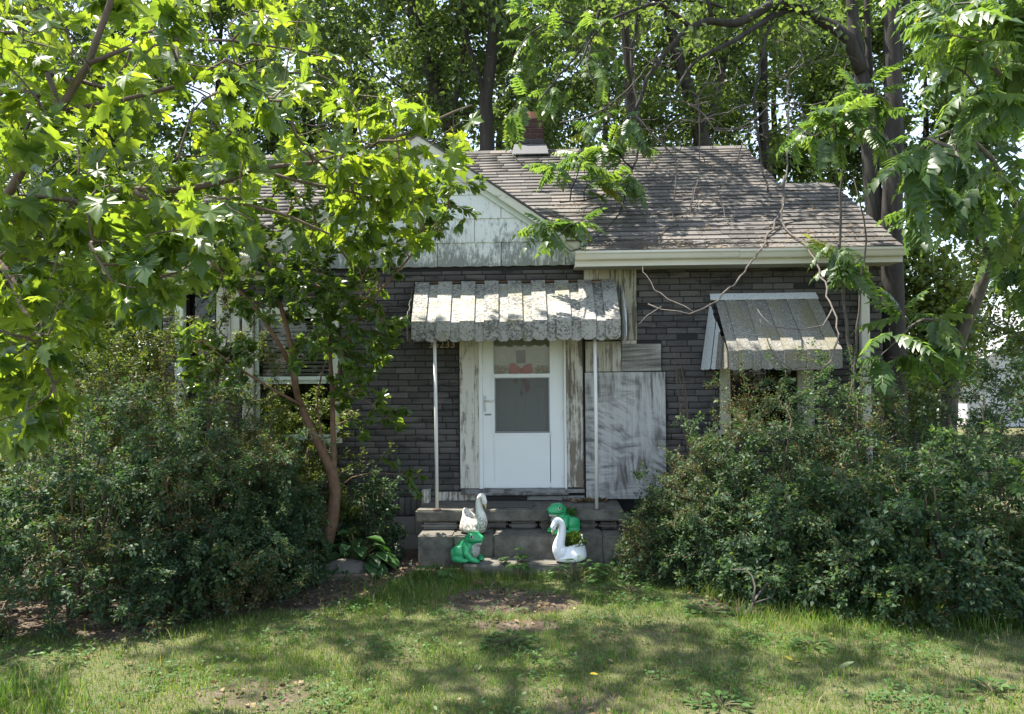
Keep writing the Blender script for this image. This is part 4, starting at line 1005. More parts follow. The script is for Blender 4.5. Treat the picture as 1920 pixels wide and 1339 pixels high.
# ------------------------------------------------------------------ plants: a branch grower that reaches for given tips
def catmull(P,step=.15):
    P=[(Vector(p),r) for p,r in P]; out=[]
    for i in range(len(P)-1):
        p0,p1,p2,p3=P[max(i-1,0)][0],P[i][0],P[i+1][0],P[min(i+2,len(P)-1)][0]
        n=max(1,int((p2-p1).length/step))
        for k in range(n):
            u=k/n; out.append((.5*((2*p1)+(p2-p0)*u+(2*p0-5*p1+4*p2-p3)*u*u+(3*p1-p0-3*p2+p3)*u**3),P[i][1]+(P[i+1][1]-P[i][1])*u))
    out.append(P[-1]); return out
class Grower:
    def __init__(s,rg): s.p=np.zeros((0,3)); s.pl=np.zeros(0); s.par=[]; s.rg=rg; s.trunks=[]; s.twigs=[]; s.mn=np.zeros(0)
    def _add(s,P,par,pl0):
        b=len(s.p); d=np.linalg.norm(np.diff(np.vstack([s.p[par] if par>=0 else P[0],P]),axis=0),axis=1)
        s.p=np.vstack([s.p,P]); s.pl=np.concatenate([s.pl,pl0+np.cumsum(d)]); s.par+=[par]+list(range(b,b+len(P)-1)); return list(range(b,b+len(P)))
    def trunk(s,path,step=.15,wob=0.0):
        c=catmull(path,step); P=np.array([tuple(p) for p,_ in c]); rr=[r for _,r in c]
        if wob: P[1:-1]+=s.rg.normal(0,wob,(len(P)-2,3))
        par=-1; pl=0.
        if len(s.p):
            j=int(np.argmin(np.linalg.norm(s.p-P[0],axis=1))); 
            if np.linalg.norm(s.p[j]-P[0])<.6: par=j; pl=s.pl[j]
        ids=s._add(P,par,pl); s.trunks.append((P,rr,ids))
    def reach(s,tips,alpha=.25,sag=.0,jit=.06,seg=.18,maxlen=1e9,rtip=.003):
        if not len(tips): return
        d0=np.array([np.min(np.linalg.norm(s.p-t,axis=1)) for t in tips])
        for i in np.argsort(d0):
            t=tips[i]; d=np.linalg.norm(s.p-t,axis=1); j=int(np.argmin(d+alpha*s.pl))
            D=d[j]
            if D<.02 or D>maxlen: continue
            a=s.p[j]; n=max(2,int(D/seg)+1); u=np.linspace(0,1,n+1)[1:,None]
            pj=s.par[j]; dr=(a-s.p[pj]) if pj>=0 else np.array([0,0,1.]); L=np.linalg.norm(dr); dr=dr/L if L>1e-6 else np.array([0,0,1.])
            c=(a+t)/2+dr*D*.18+np.array([0,0,sag*D])+s.rg.normal(0,jit*D,3)
            P=(1-u)**2*a+2*u*(1-u)*c+u*u*t
            P[:-1]+=s.rg.normal(0,jit*.25*D/n**.5,(n-1,3)) if n>1 else 0
            ids=s._add(P,j,s.pl[j]); s.twigs.append((np.vstack([a,P]),[j]+ids,rtip))
    def wood(s,name,mat,parent,sides=5,k=.5,kind=None,rmax=.05,twig_name=None):
        cnt=np.zeros(len(s.p))
        for P,ids,_ in s.twigs: cnt[ids[-1]]+=1
        for i in range(len(s.p)-1,-1,-1):
            if s.par[i]>=0: cnt[s.par[i]]+=cnt[i]
        mb=MB(); org=ORG.get(parent.name)
        for P,rr,ids in s.trunks: mb.tube(P,rr,max(8,sides+3))
        o1=mb.build('trunk',mat,parent,smooth=True)
        mb=MB()
        for P,ids,rt in s.twigs:
            r=np.minimum(rt*np.maximum(cnt[ids],1)**k,rmax); r[0]=min(r[0],r[1]*1.15); mb.tube(P,list(r),sides,cap=False)
        if mb.v: setp(mb.build(twig_name or 'branches',mat,parent,smooth=True),kind='stuff')
        return o1
    def leaf_sites(s,per,t0=.35,rg=None,along=.9,out=.7,droop=.25,flat=.55,pet=.02,zone=None):
        """positions and bases of leaves along every twig"""
        rg=rg or s.rg; pos=[];ax=[]
        for P,ids,_ in s.twigs:
            n=max(1,int(rg.poisson(per))); L=np.concatenate([[0],np.cumsum(np.linalg.norm(np.diff(P,axis=0),axis=1))]); T=L[-1]
            lo=max(t0*T,T-zone) if zone else t0*T
            q=lo+(T-lo)*rg.random(n)**.8
            pp=np.stack([np.interp(q,L,P[:,k]) for k in range(3)],1)
            d=P[-1]-P[-2]; d=d/max(np.linalg.norm(d),1e-6); pos.append(pp); ax.append(np.repeat(d[None],n,0))
        pos=np.vstack(pos); ax=np.vstack(ax); n=len(pos)
        o=rdir(n,rg,.7); o-=ax*np.sum(o*ax,1,keepdims=True)
        a=ax*along+o*out+np.array([0,0,-droop]); a/=np.linalg.norm(a,axis=1,keepdims=True)
        nr=np.array([0,0,1.])+rdir(n,rg)*flat
        return pos+a*pet,frames(a,nr)
def in_frame(pos):
    C=np.array(CAM_R.to_3x3()); q=(pos-np.array([0,0,CAM_H]))@C
    z=-q[:,2]; zz=np.maximum(z,.05); px=CX+FPX*q[:,0]/zz; py=CY-FPX*q[:,1]/zz
    return (z>.3)&(px>-20)&(px<1940)&(py>-20)&(py<1360),px,py,z
def leaves(name,tmpls,pos,B,sc,mat,parent,rg,n_ind=0,mass='foliage',smooth=False):
    """the n_ind leaves that show largest as parts, all others as one part"""
    org=np.array(ORG.get(parent.name,Vector((0,0,0)))); pos_l=pos-org; m=len(pos); rest=np.ones(m,bool)
    ti=rg.integers(0,len(tmpls),m); rv=rg.random(m)
    if n_ind:
        ok,px,py,z=in_frame(pos); size=np.where(ok,sc/np.maximum(z,.2),0); pick=np.argsort(-size)[:n_ind]; pick=pick[size[pick]>0]
        mes=[np_mesh(name,t[0],t[1],mat,None,smooth) for t in tmpls]
        for i in pick:
            o=bpy.data.objects.new(name,mes[ti[i]]); COL.objects.link(o); o.parent=parent
            o.matrix_local=Matrix.Translation(pos_l[i])@Matrix(B[i].tolist()).to_4x4()@Matrix.Scale(float(sc[i]),4)
        rest[pick]=False
    for k,t in enumerate(tmpls):
        q=rest&(ti==k)
        if q.any(): setp(link(mass,scatter(mass,t,pos_l[q],B[q],sc[q],mat,rg,smooth,rv[q]),parent),kind='stuff')
def poly_px(poly,n,rg,Y0,Y1,dens=None):
    """n points seen inside a photo outline, spread over the depths Y0..Y1"""
    P=np.array(poly,float); lo,hi=P.min(0),P.max(0); out=[]
    while len(out)<n:
        x,y=rg.uniform(lo[0],hi[0]),rg.uniform(lo[1],hi[1]); c=False; j=len(P)-1
        for i in range(len(P)):
            if (P[i,1]>y)!=(P[j,1]>y) and x<(P[j,0]-P[i,0])*(y-P[i,1])/(P[j,1]-P[i,1])+P[i,0]: c=not c
            j=i
        if c and (dens is None or rg.random()<dens(x,y)): out.append(tuple(at(x,y,rg.uniform(Y0,Y1))))
    return np.array(out)
def ell(c,r,n,rg,shell=.0,zmin=None):
    d=rdir(n*2,rg); q=(shell+(1-shell)*rg.random((n*2,1))**(1/2.5)); P=np.array(c)+d*q*np.array(r)
    if zmin is not None: P=P[P[:,2]>zmin]
    return P[:n]
def pxpath(pts,Ya,Yb,ra,rb):
    n=len(pts); return [(at(x,y,Ya+(Yb-Ya)*i/max(n-1,1)),ra+(rb-ra)*i/max(n-1,1)) for i,(x,y) in enumerate(pts)]
# leaf shapes
def maple_leaf(curl,rip,seed):
    h=[(0,0),(.10,-.07),(.24,-.04),(.43,-.11),(.35,.03),(.42,.10),(.30,.12),(.40,.17),(.56,.20),(.50,.27),(.62,.40),(.47,.37),(.46,.46),(.33,.39),(.19,.40),(.24,.54),(.33,.64),(.21,.63),(.17,.74),(.10,.76),(0,1.0)]
    ring=h+[(-x,y) for x,y in h[-2:0:-1]]; r=random.Random(seed)
    ring=[(x*r.uniform(.94,1.06),y*r.uniform(.97,1.03)) for x,y in ring]
    V=[(0,.27)]+ring; Z=[]
    for x,y in V: Z.append(-curl*(x*x*1.2+(y-.3)**2*.9)+rip*math.sin(x*9+seed)*math.cos(y*7)+.10*abs(x))
    V=[(x,y,z) for (x,y),z in zip(V,Z)]; n=len(ring)
    T=[(0,1+i,1+(i+1)%n) for i in range(n)]
    b=len(V); V+=[(-.012,0,0),(.012,0,0),(.008,-.55,.10),(-.008,-.55,.10)]; T+=[(b,b+2,b+1),(b,b+3,b+2)]
    return (np.array(V)-np.array([0,-.0,0]),[np.array(T)])
MAPLE=[maple_leaf(.35,.05,1),maple_leaf(.75,.07,2),maple_leaf(.15,.08,4)]
OVATE=[ovate,(ovate[0]*np.array([1.15,1,1.6]),ovate[1]),(ovate[0]*np.array([.85,1,-.6]),ovate[1])]
def frond(seed,np_=9,droop=.28,lw=.062,ll=.27):
    r=random.Random(seed); V=[];T=[]
    def rach(t): return np.array([.05*math.sin(t*2+seed),t,-droop*t*t+.06*t])
    def leaflet(o,d,l,wd):
        d=np.array(d,float); d/=np.linalg.norm(d); s_=np.cross(d,[0,0,1.]); s_/=max(np.linalg.norm(s_),1e-6); b=len(V)
        up=np.array([0,0,1.])*.25*wd
        V.extend([o,o+d*l*.35+s_*wd+up,o+d*l*.35-s_*wd+up,o+d*l*.4,o+d*l+np.array([0,0,-.25*l])])
        T.extend([(b,b+1,b+3),(b,b+3,b+2),(b+1,b+4,b+3),(b+3,b+4,b+2)])
    N=10
    for i in range(N):
        a,c=rach(i/N),rach((i+1)/N); b=len(V); V.extend([a+[.007,0,0],a-[.007,0,0],c+[.005,0,0],c-[.005,0,0]]); T.extend([(b,b+1,b+2),(b+1,b+3,b+2)])
    for i in range(np_):
        t=.16+.84*i/np_
        for s_ in (1,-1):
            l=ll*(.75+.5*math.sin(math.pi*min(1,t+.05)))*r.uniform(.85,1.1); leaflet(rach(t+r.uniform(-.015,.015)),(s_*.85,.42+r.uniform(-.12,.12),-.35+r.uniform(-.25,.15)),l,lw*r.uniform(.85,1.1)*l/.27)
    leaflet(rach(1.0),(r.uniform(-.1,.1),1,-.5),ll,lw)
    return (np.array(V),[np.array(T)])
FROND=[frond(1,8,.28,.078,.27),frond(2,9,.45,.075,.26),frond(3,7,.15,.085,.30),frond(5,8,.6,.08,.28)]

def shrub(label,X,Y,rx,ry,h,ntip,per,mat,seed,size=.04,bloom=0.0,skirt=.15,lean=(0,0)):
    rg=np.random.default_rng(seed); z0=float(gz(X,Y)); t=thing('shrub',label,'shrub',(X,Y,z0),house=False,group='overgrown shrubs along the front of the house')
    G=Grower(rg)
    for i in range(11):
        a=rg.uniform(0,2*math.pi); f=rg.uniform(.25,.7); b=np.array([X+.12*math.cos(a),Y+.12*math.sin(a),z0-.05])
        e=np.array([X+rx*f*math.cos(a),Y+ry*f*math.sin(a),z0+h*rg.uniform(.5,.82)])
        G.trunk([(b,.014),((b*.6+e*.4)+np.array([0,0,.12*h]),.010),(e,.005)],.2,.008)
    d=rdir(ntip*3,rg); d[:,2]=np.abs(d[:,2])*1.0-.35*(rg.random(len(d))<.42)
    lump=1+.20*np.sin(d[:,0]*6+seed)*np.cos(d[:,1]*5+d[:,2]*7)+.15*np.sin(d[:,2]*13+d[:,0]*9)
    void=np.sin(d[:,0]*8.5+seed*2.1)*np.sin(d[:,2]*7.5+d[:,1]*4+seed)>.80
    q=(.55+.45*rg.random(len(d))**.6)*lump+(rg.random(len(d))<.12)*rg.uniform(.05,.30,len(d))*np.clip(d[:,2]+.3,0,1)
    P=np.stack([X+d[:,0]*rx*q+lean[0]*np.maximum(d[:,2],0),Y+d[:,1]*ry*q,z0+.28*h+d[:,2]*.72*h*q],1)
    P=P[(~void|(rg.random(len(P))<.15))&(P[:,2]>z0+.05)&(P[:,1]<7.86-.03*P[:,0])][:ntip]
    ns=ntip//3; a=rg.uniform(math.pi*.9,math.pi*2.1,ns); f=rg.uniform(.7,1.1,ns)
    S=np.stack([X+np.cos(a)*rx*f,Y+np.sin(a)*ry*f,z0+rg.uniform(.04,.38,ns)*h],1); P=np.vstack([P,S[S[:,1]<7.8]])
    G.reach(P,.18,.10,.10,.16,rtip=.0016)
    G.wood('stems',M['bark_shrub'],t,3,.45,rmax=.012)
    pos,B=G.leaf_sites(per,.0,rg,.7,.8,.15,.75,.012,zone=.42)
    m=len(pos); sc=(.55+.9*rg.random(m)**1.6)*size
    pos=pos+rg.normal(0,.018,(m,3))
    patch=np.sin(pos[:,0]*5.3+seed)*np.sin(pos[:,2]*4.1+pos[:,1]*2.2+seed*1.7)
    isb=(rg.random(m)<min(bloom*1.1,.5)*np.clip(patch+.35,0,1.3))
    leaves('leaf',[small],pos[~isb],B[~isb],sc[~isb],mat,t,rg)
    if isb.any():
        k=np.repeat(np.where(isb)[0],3); pb=pos[k]+rg.normal(0,.015,(len(k),3))
        setp(link('spent_blossom',scatter('spent_blossom',small,pb-np.array(ORG[t.name]),frames(rdir(len(k),rg),rdir(len(k),rg)),rg.uniform(.008,.018,len(k)),M['spent_bloom'],rg),t),kind='stuff')
    return t
SH=M['shrub_leaf']; SY=M['shrub_yellow']
shrub('tall dense dark green shrub at the left edge under the maple branch',-3.35,5.75,1.2,.8,1.75,900,42,SH,11,.034,.25)
shrub('big dark shrub left of the picture, second in from the left edge',-2.6,6.05,.9,.72,1.7,800,42,SH,12,.033,.45)
shrub('yellow-green tall shrub behind the dark shrubs below the left window',-3.15,7.05,1.25,.62,2.95,900,42,SY,13,.030,.35)
shrub('low leafy shrub beside the trunk of the multi-stemmed tree',-2.22,6.6,.50,.5,1.2,480,36,SH,14,.038,.05)
shrub('shaggy shrub at the far left in front of the house corner',-4.1,6.9,1.0,.7,2.9,760,42,SY,15,.032,.3)
shrub('leafy green shrub right under the left window behind the forked trunk',-2.15,7.4,.62,.36,1.75,420,36,SY,17,.034,.1)
shrub('small dark bush against the brick between tree trunk and porch',-1.45,7.5,.34,.24,.95,200,28,SH,16,.036,0)
shrub('rounded shrub immediately right of the porch steps',1.72,6.85,.68,.55,1.15,660,38,SH,21,.030,.30,lean=(.05,0))
shrub('wide shrub below the right window and its mossy awning',2.28,6.65,.98,.7,1.85,900,40,SH,22,.030,.40)
shrub('tall shrub in front of the right downspout',3.2,6.75,.9,.65,1.9,800,40,SH,23,.030,.40)
shrub('dark large-leaved bush in the lower right corner by the lawn',3.25,5.6,1.05,.62,1.3,900,36,SH,24,.040,.15)
shrub('tall pale shrub at the right edge in front of the garage',4.2,6.4,.9,.7,1.95,760,40,SH,25,.030,.25)
shrub('low shrub at the right front edge of the right hedge',2.3,5.95,.65,.5,.95,560,34,SH,26,.038,.1)
shrub('little bush squeezed between the plywood sheet and the porch slab',1.38,7.5,.28,.24,.66,150,24,SH,27,.032,0)
# ------------------------------------------------------------------ the multi-stemmed small tree in front of the left window
rg=np.random.default_rng(40)
tb=at(608,1052,7.2); tz=float(gz(tb.x,tb.y))
t=thing('small_tree','multi-stemmed small tree with reddish brown trunk in front of the left window','tree',(tb.x,tb.y,tz),house=False)
G=Grower(rg)
G.trunk(pxpath([(600,1062),(612,1020),(624,970),(628,920),(622,880)],7.2,7.12,.070,.055)+pxpath([(600,838),(576,790),(557,740),(548,690)],7.08,6.9,.044,.028))
G.trunk(pxpath([(624,905),(626,860),(624,800),(623,730),(618,640),(622,560)],7.12,7.0,.034,.013))
G.trunk(pxpath([(548,690),(520,640),(480,580),(425,520),(380,475),(345,450)],6.9,6.5,.026,.006))
G.trunk(pxpath([(556,740),(548,660),(528,580),(505,500),(478,440),(470,400)],6.9,6.7,.03,.008))
G.trunk(pxpath([(565,760),(520,735),(470,705),(425,675),(380,640)],6.9,6.5,.016,.005))
G.trunk(pxpath([(623,760),(650,640),(690,570),(745,510),(790,455),(840,390)],7.0,6.6,.018,.005))
G.trunk(pxpath([(615,860),(600,800),(595,740),(610,680)],7.08,7.0,.014,.006))
G.trunk(pxpath([(624,740),(660,735),(700,760),(745,800)],7.1,6.9,.008,.003))
G.trunk(pxpath([(634,915),(660,895),(700,885),(750,890)],7.15,6.9,.006,.003))
tips=np.vstack([poly_px([(330,430),(480,380),(620,420),(640,520),(600,600),(480,600),(360,560)],170,rg,6.3,7.2),
  poly_px([(340,600),(480,620),(470,720),(380,740),(330,690)],46,rg,6.2,6.8),
  poly_px([(600,540),(700,520),(760,600),(730,680),(640,700),(590,640)],80,rg,6.5,7.3),
  poly_px([(620,700),(720,680),(770,780),(730,840),(650,800)],34,rg,6.7,7.4),
  poly_px([(650,420),(760,360),(900,330),(905,420),(800,470),(770,530),(660,520)],80,rg,6.2,7.0),
  poly_px([(560,300),(760,280),(880,330),(760,400),(560,400)],80,rg,6.4,7.3),
  poly_px([(520,620),(640,600),(660,690),(540,700)],14,rg,6.2,6.6),
  poly_px([(730,860),(790,880),(780,930),(740,900)],5,rg,6.8,7.0),
  poly_px([(330,300),(560,260),(560,400),(330,430)],90,rg,6.2,7.2)])
G.reach(tips,.15,.05,.07,.15,rtip=.0022)
G.wood('stems',M['bark_plum'],t,4,.48,rmax=.02)
pos,B=G.leaf_sites(21,.15,rg,.7,.7,.35,.8,.02,zone=.6); m=len(pos)
leaves('leaf',OVATE,pos,B,rg.uniform(.05,.095,m),M['plum_leaf'],t,rg,290)
# ------------------------------------------------------------------ the maple reaching in from the left
rg=np.random.default_rng(50); CROWN_N=56
t=thing('maple_tree','maple reaching in from the left edge with large lobed leaves glowing yellow green','tree',(-3.3,3.1,0),house=False)
G=Grower(rg)
G.trunk([((-3.3,3.1,-.1),.14),((-3.25,3.1,1.2),.12),((-3.1,3.05,2.4),.10),((-2.9,3.0,3.6),.085),((-2.6,3.0,5.0),.06),((-2.3,3.1,6.4),.03)])
G.trunk([((-3.15,3.05,2.0),.04)]+pxpath([(-80,430),(0,390),(50,305),(110,210),(165,120),(205,10),(240,-120)],2.75,2.6,.019,.009))
G.trunk([((-3.2,3.05,1.6),.035)]+pxpath([(-100,395),(20,380),(130,368),(245,356),(350,356),(435,336),(475,316),(590,305),(700,272),(780,243),(850,210),(885,197)],2.9,3.05,.019,.003))
G.trunk(pxpath([(165,120),(250,85),(330,75),(435,76),(560,95),(660,120)],2.6,3.1,.009,.003))
G.trunk(pxpath([(245,356),(330,400),(430,375),(540,405),(620,440),(660,500)],2.9,3.1,.012,.003))
G.trunk(pxpath([(110,210),(220,190),(340,160),(425,112),(475,136),(590,137),(680,180)],2.7,3.2,.010,.003))
G.trunk(pxpath([(-60,420),(20,520),(60,620),(100,720),(115,800)],2.6,2.45,.014,.004))
G.trunk(pxpath([(475,316),(560,340),(660,360),(760,390),(800,430)],2.95,3.1,.008,.003))
G.trunk([((-2.9,3.0,3.6),.05),((-2.2,3.3,4.4),.03),((-1.3,3.6,4.9),.015),((-.6,3.8,5.2),.006)])
G.trunk([((-2.75,3.0,4.3),.06),((-2.4,3.9,5.6),.05),((-1.9,4.9,6.4),.03),((-1.5,5.8,7.0),.015)])
G.trunk([((-2.4,3.05,5.9),.05),((-2.8,4.5,7.2),.03),((-3.0,6.0,7.8),.015)])
G.trunk([((-2.75,3.0,4.3),.05),((-2.6,3.6,5.2),.03),((-2.2,4.4,5.9),.015)])
def dn(x,y): return float(np.interp(x,[0,250,450,600,760,900],[1,1,.8,.55,.32,.2]))
tips=np.vstack([poly_px([(-60,-40),(560,-40),(640,120),(700,190),(720,300),(560,300),(330,350),(120,330),(-60,340)],215,rg,2.3,4.3,dn),
  poly_px([(-60,340),(330,350),(520,380),(430,470),(300,560),(180,640),(-60,640)],165,rg,2.2,3.7,dn),
  poly_px([(-60,620),(110,620),(130,760),(100,800),(-60,800)],26,rg,2.2,2.9),
  poly_px([(640,150),(880,185),(850,320),(800,440),(720,380),(640,500),(560,440),(600,300)],58,rg,2.75,3.4),
  ell((-2.4,3.0,5.2),(1.2,1.2,1.0),30,rg)])  # last set: unseen tips above the frame, added to shade the leaves below
G.reach(tips,.12,.03,.06,.14,rtip=.0022)
nlow=len(G.twigs)
cc=np.stack([rg.uniform(-6.4,1.2,CROWN_N),rg.uniform(3.0,7.9,CROWN_N),rg.uniform(6.6,10.6,CROWN_N)],1); cc=cc[~((cc[:,1]<4.9)&(cc[:,0]>-4.6)&(cc[:,0]<-.2))]; CROWN_N=len(cc)      # unseen crown clusters added above the frame to dapple the yard, gapped for sun
G.reach(np.repeat(cc,7,0)+rg.normal(0,.34,(CROWN_N*7,3)),.12,.03,.10,.35,rtip=.003)
G.wood('branches',M['bark_maple'],t,4,.46,rmax=.03); low_=G.twigs[:nlow]
hi_=G.twigs[nlow:]; G.twigs=hi_; pos,B=G.leaf_sites(13,.2,rg,.6,.75,.6,.85,.05,zone=.6); m=len(pos)
leaves('leaf',[(small[0]*np.array([1.6,1,1.5]),small[1])],pos+rg.normal(0,.08,(m,3)),B,rg.uniform(.10,.16,m),M['maple_leaf'],t,rg,0,'shade_foliage')
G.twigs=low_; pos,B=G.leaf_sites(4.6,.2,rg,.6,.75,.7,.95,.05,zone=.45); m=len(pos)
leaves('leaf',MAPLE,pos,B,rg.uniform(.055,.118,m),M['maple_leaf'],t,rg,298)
# ------------------------------------------------------------------ trees behind the house
def bgtree(name,label,base,path,crowns,ntip,per,seed,size=.12,mat='far_leaf',bark='bark_dark',extra=(),sides=3,droop=.3,group='trees behind the house'):
    rg=np.random.default_rng(seed); t=thing(name,label,'tree',base,house=False,group=group); G=Grower(rg)
    G.trunk(path,.35,.012)
    for e in extra: G.trunk(e,.35,.012)
    tot=sum(c[1][0]*c[1][1]*c[1][2] for c in crowns)
    for c,r in crowns:
        G.reach(ell(c,r,int(ntip*r[0]*r[1]*r[2]/tot),rg,.35),.22,.05,.08,.5,rtip=.007)
    G.wood('limbs',M[bark],t,sides,.42,rmax=.10)
    pos,B=G.leaf_sites(per,.1,rg,.5,.8,droop,.9,.05,zone=1.1); m=len(pos); pos=pos+rg.normal(0,.16,(m,3))
    leaves('leaf',[small],pos,B,rg.uniform(.7,1.3,m)*size,M[mat],t,rg); return t
def vpath(px_pts,Y,r0,r1): return pxpath(px_pts,Y,Y,r0,r1)
def up(X,Y,h,r,lx=0.,ly=0.): return [((X,Y,-.2),r),((X+lx*.3,Y+ly*.3,h*.35),r*.8),((X+lx*.7,Y+ly*.7,h*.7),r*.5),((X+lx,Y+ly,h),r*.15)]
def gpt(px,Y): p=at(px,700,Y); return (p.x,Y,0)
b=gpt(850,14)
bgtree('tall_tree','tall tree behind the gable whose dark trunk leans left toward the top',b,[(Vector((b[0],14,-.2)),.20)]+vpath([(855,400),(845,240),(820,170),(790,90),(765,-30),(750,-200),(740,-450)],14,.17,.05),
  [((-2.3,14,9.5),(2.6,2.2,4.2))],190,95,61,extra=[vpath([(840,220),(800,60),(700,-60)],14,.07,.03)])
b=gpt(915,13)
bgtree('tall_tree','tall dark-trunked tree just left of the chimney',b,[(Vector((b[0],13,-.2)),.17)]+vpath([(915,400),(912,230),(918,120),(926,20),(935,-150),(940,-400)],13,.15,.04),
  [((.3,13.6,9.6),(2.4,2.0,4.0))],170,95,62,extra=[vpath([(914,200),(880,90),(860,-20)],13,.06,.03),vpath([(840,240),(870,100),(880,-100)],13.4,.06,.03)])
b=gpt(1325,14.5)
bgtree('tall_tree','tall tree rising behind the middle of the right roof slope',b,[(Vector((b[0],14.5,-.2)),.22)]+vpath([(1325,420),(1318,280),(1300,200),(1270,100),(1240,-40),(1220,-300)],14.5,.20,.05),
  [((3.4,15,10.0),(2.8,2.2,4.4))],190,95,63,extra=[vpath([(1318,260),(1350,150),(1370,0),(1380,-200)],14.5,.09,.04)])
b=gpt(1430,15.5)
bgtree('slim_tree','slim straight tree seen above the right end of the main ridge',b,[(Vector((b[0],15.5,-.2)),.15)]+vpath([(1432,420),(1432,260),(1430,100),(1428,-50),(1430,-300)],15.5,.13,.04),
  [((5.6,16,10.0),(2.4,2.0,4.2))],160,95,64)
for i,(X,Y,h,rx,lab) in enumerate([(-11.5,17,12,3.0,'broad tree at the far left behind the maple leaves'),(-7.6,18,13,3.0,'leafy tree behind the left end of the house'),
   (-4.6,20,14,3.0,'large tree beyond the front gable, hidden by maple leaves'),(-.6,21,14,3.0,'distant tree filling the gap above the chimney'),
   (2.6,22,14,2.9,'distant bright tree right of the chimney'),(7.0,20,13,2.8,'distant tree behind the big double trunk at right'),(10.6,19,11.5,3.0,'broad tree at the far right behind the drooping compound leaves')]):
    bgtree('leafy_tree',lab,(X,Y,0),up(X,Y,h*.85,.2,.4,.2),[((X,Y,h*.62),(rx,2.4,h*.40)) if X<10 else ((X,Y,9.6),(rx,2.4,3.0))],260,110,70+i,.15)
for i,(X,Y,h,rx,lab) in enumerate([(-8.6,12.5,6.5,2.2,'lower bushy tree left of the house'),(-5.6,11.5,5.2,1.4,'bushy young tree behind the left corner of the house'),(8.4,15.5,4.6,1.2,'small sunlit tree between the double trunk and the garage'),(14.2,20,7.0,2.2,'round bright tree above the garage roof')]):
    bgtree('bushy_tree',lab,(X,Y,0),up(X,Y,h*.8,.09,.2,.1),[((X,Y,h*.55),(rx,rx*.8,h*.45))],200,90,80+i,.12,mat='shrub_yellow' if i>1 else 'far_leaf')
rg=np.random.default_rng(90)                            # the wood beyond, one mass
n=60000; P=np.stack([rg.uniform(-30,34,n),rg.uniform(27,34,n),rg.random(n)**.8*(8.5+2.5*np.sin(rg.uniform(0,6,1)+0))],1)
P[:,2]*=(.75+.25*np.sin(P[:,0]*.7)+.12*np.sin(P[:,0]*1.9+1)); P=P[~((P[:,0]>14.5)&(P[:,0]<21.5)&(P[:,2]>3.4))]
n=len(P)
setp(link('distant_wood',scatter('distant_wood',small,P,frames(rdir(n,rg)+np.array([0,0,-.3]),rdir(n,rg)+np.array([0,0,.6])),rg.uniform(.2,.38,n),M['far_leaf'],rg)),kind='stuff')
# ------------------------------------------------------------------ the double-trunked tree at the right, its limb arching over the roof
rg=np.random.default_rng(100)
b=gpt(1672,9.2)
t=thing('double_trunk_tree','big dark double-trunked tree at the right house corner, limb arching over the roof','tree',b,house=False)
G=Grower(rg)
G.trunk([(Vector((b[0],9.2,-.2)),.19)]+vpath([(1674,640),(1672,520),(1672,400),(1676,280),(1674,150),(1670,20),(1668,-200),(1660,-500)],9.2,.155,.07),.2)
G.trunk([(Vector((b[0]-.2,9.3,.2)),.13)]+vpath([(1655,560),(1645,440),(1634,330),(1625,220),(1612,120),(1598,20),(1590,-150),(1580,-400)],9.35,.13,.05),.2)
G.trunk(vpath([(1676,150),(1690,80),(1700,0),(1720,-200)],9.2,.06,.03),.2)
G.trunk(vpath([(1640,300),(1632,150),(1625,0),(1630,-200)],9.5,.05,.03),.2)
G.trunk(pxpath([(1616,135),(1590,75),(1545,40),(1500,12),(1455,8),(1420,25),(1380,45),(1335,38),(1295,52),(1250,95),(1215,150),(1190,215)],9.3,8.6,.085,.02),.15,.01)
G.trunk(pxpath([(1500,12),(1450,30),(1420,48),(1380,75),(1330,95),(1290,130),(1270,170)],9.2,8.5,.05,.012),.15,.01)
G.trunk(pxpath([(1335,38),(1325,0),(1310,-60)],8.9,8.8,.03,.015),.15,.01)
G.trunk(pxpath([(1295,52),(1240,10),(1180,20),(1120,60),(1080,130)],8.8,8.2,.03,.008),.15,.01)
G.trunk(pxpath([(1455,8),(1430,100),(1415,180),(1425,300),(1440,360)],9.1,8.4,.022,.010),.15,.012)
# bare dead twigs hanging onto the roof
G2=Grower(rg)
def roofY(x,y):                                         # depth at which a sight line meets the front roof slope
    o=HI@CAM_P; d=HI.to_3x3()@ray(x,y); k=(zE-o.z+T*(o.y-yE))/(d.z-T*d.y); p=o+d*k
    return (HM@p).y if d.z-T*d.y<0 and k>0 and p.y<yR else 99
def hang(pts,Ya,Yb,r=.010):
    n=len(pts); P=[]
    for i,(x,y) in enumerate(pts):
        Y=Ya+(Yb-Ya)*i/max(n-1,1); P.append((at(x,y,min(Y,roofY(x,y)-.10,99 if y<468 else 7.42)),r*(.95-.5*i/max(n-1,1))))
    G2.trunk(P,.12,.010)
hang([(1330,190),(1300,195),(1270,190),(1225,193)],8.8,8.6); hang([(1290,195),(1320,220),(1340,245),(1395,238),(1440,200)],8.7,8.4,.012)
hang([(1340,240),(1400,240),(1450,225)],8.6,8.5); hang([(1190,215),(1230,260),(1262,290),(1268,330),(1262,400),(1250,430),(1200,450),(1130,445)],8.6,8.3,.012)
hang([(1262,340),(1240,345),(1225,320)],8.5,8.4,.007); hang([(1262,400),(1300,390),(1320,340)],8.4,8.5,.006); hang([(1262,395),(1225,400),(1190,385),(1180,350)],8.4,8.3,.007)
hang([(1310,180),(1312,270),(1308,340),(1296,395),(1330,365)],8.9,8.7,.008); hang([(1296,395),(1300,350)],8.7,8.6,.005)
hang([(1440,200),(1400,250),(1385,290),(1375,330),(1345,355)],8.8,8.4,.009); hang([(1345,355),(1365,340),(1435,315)],8.4,8.7,.006)
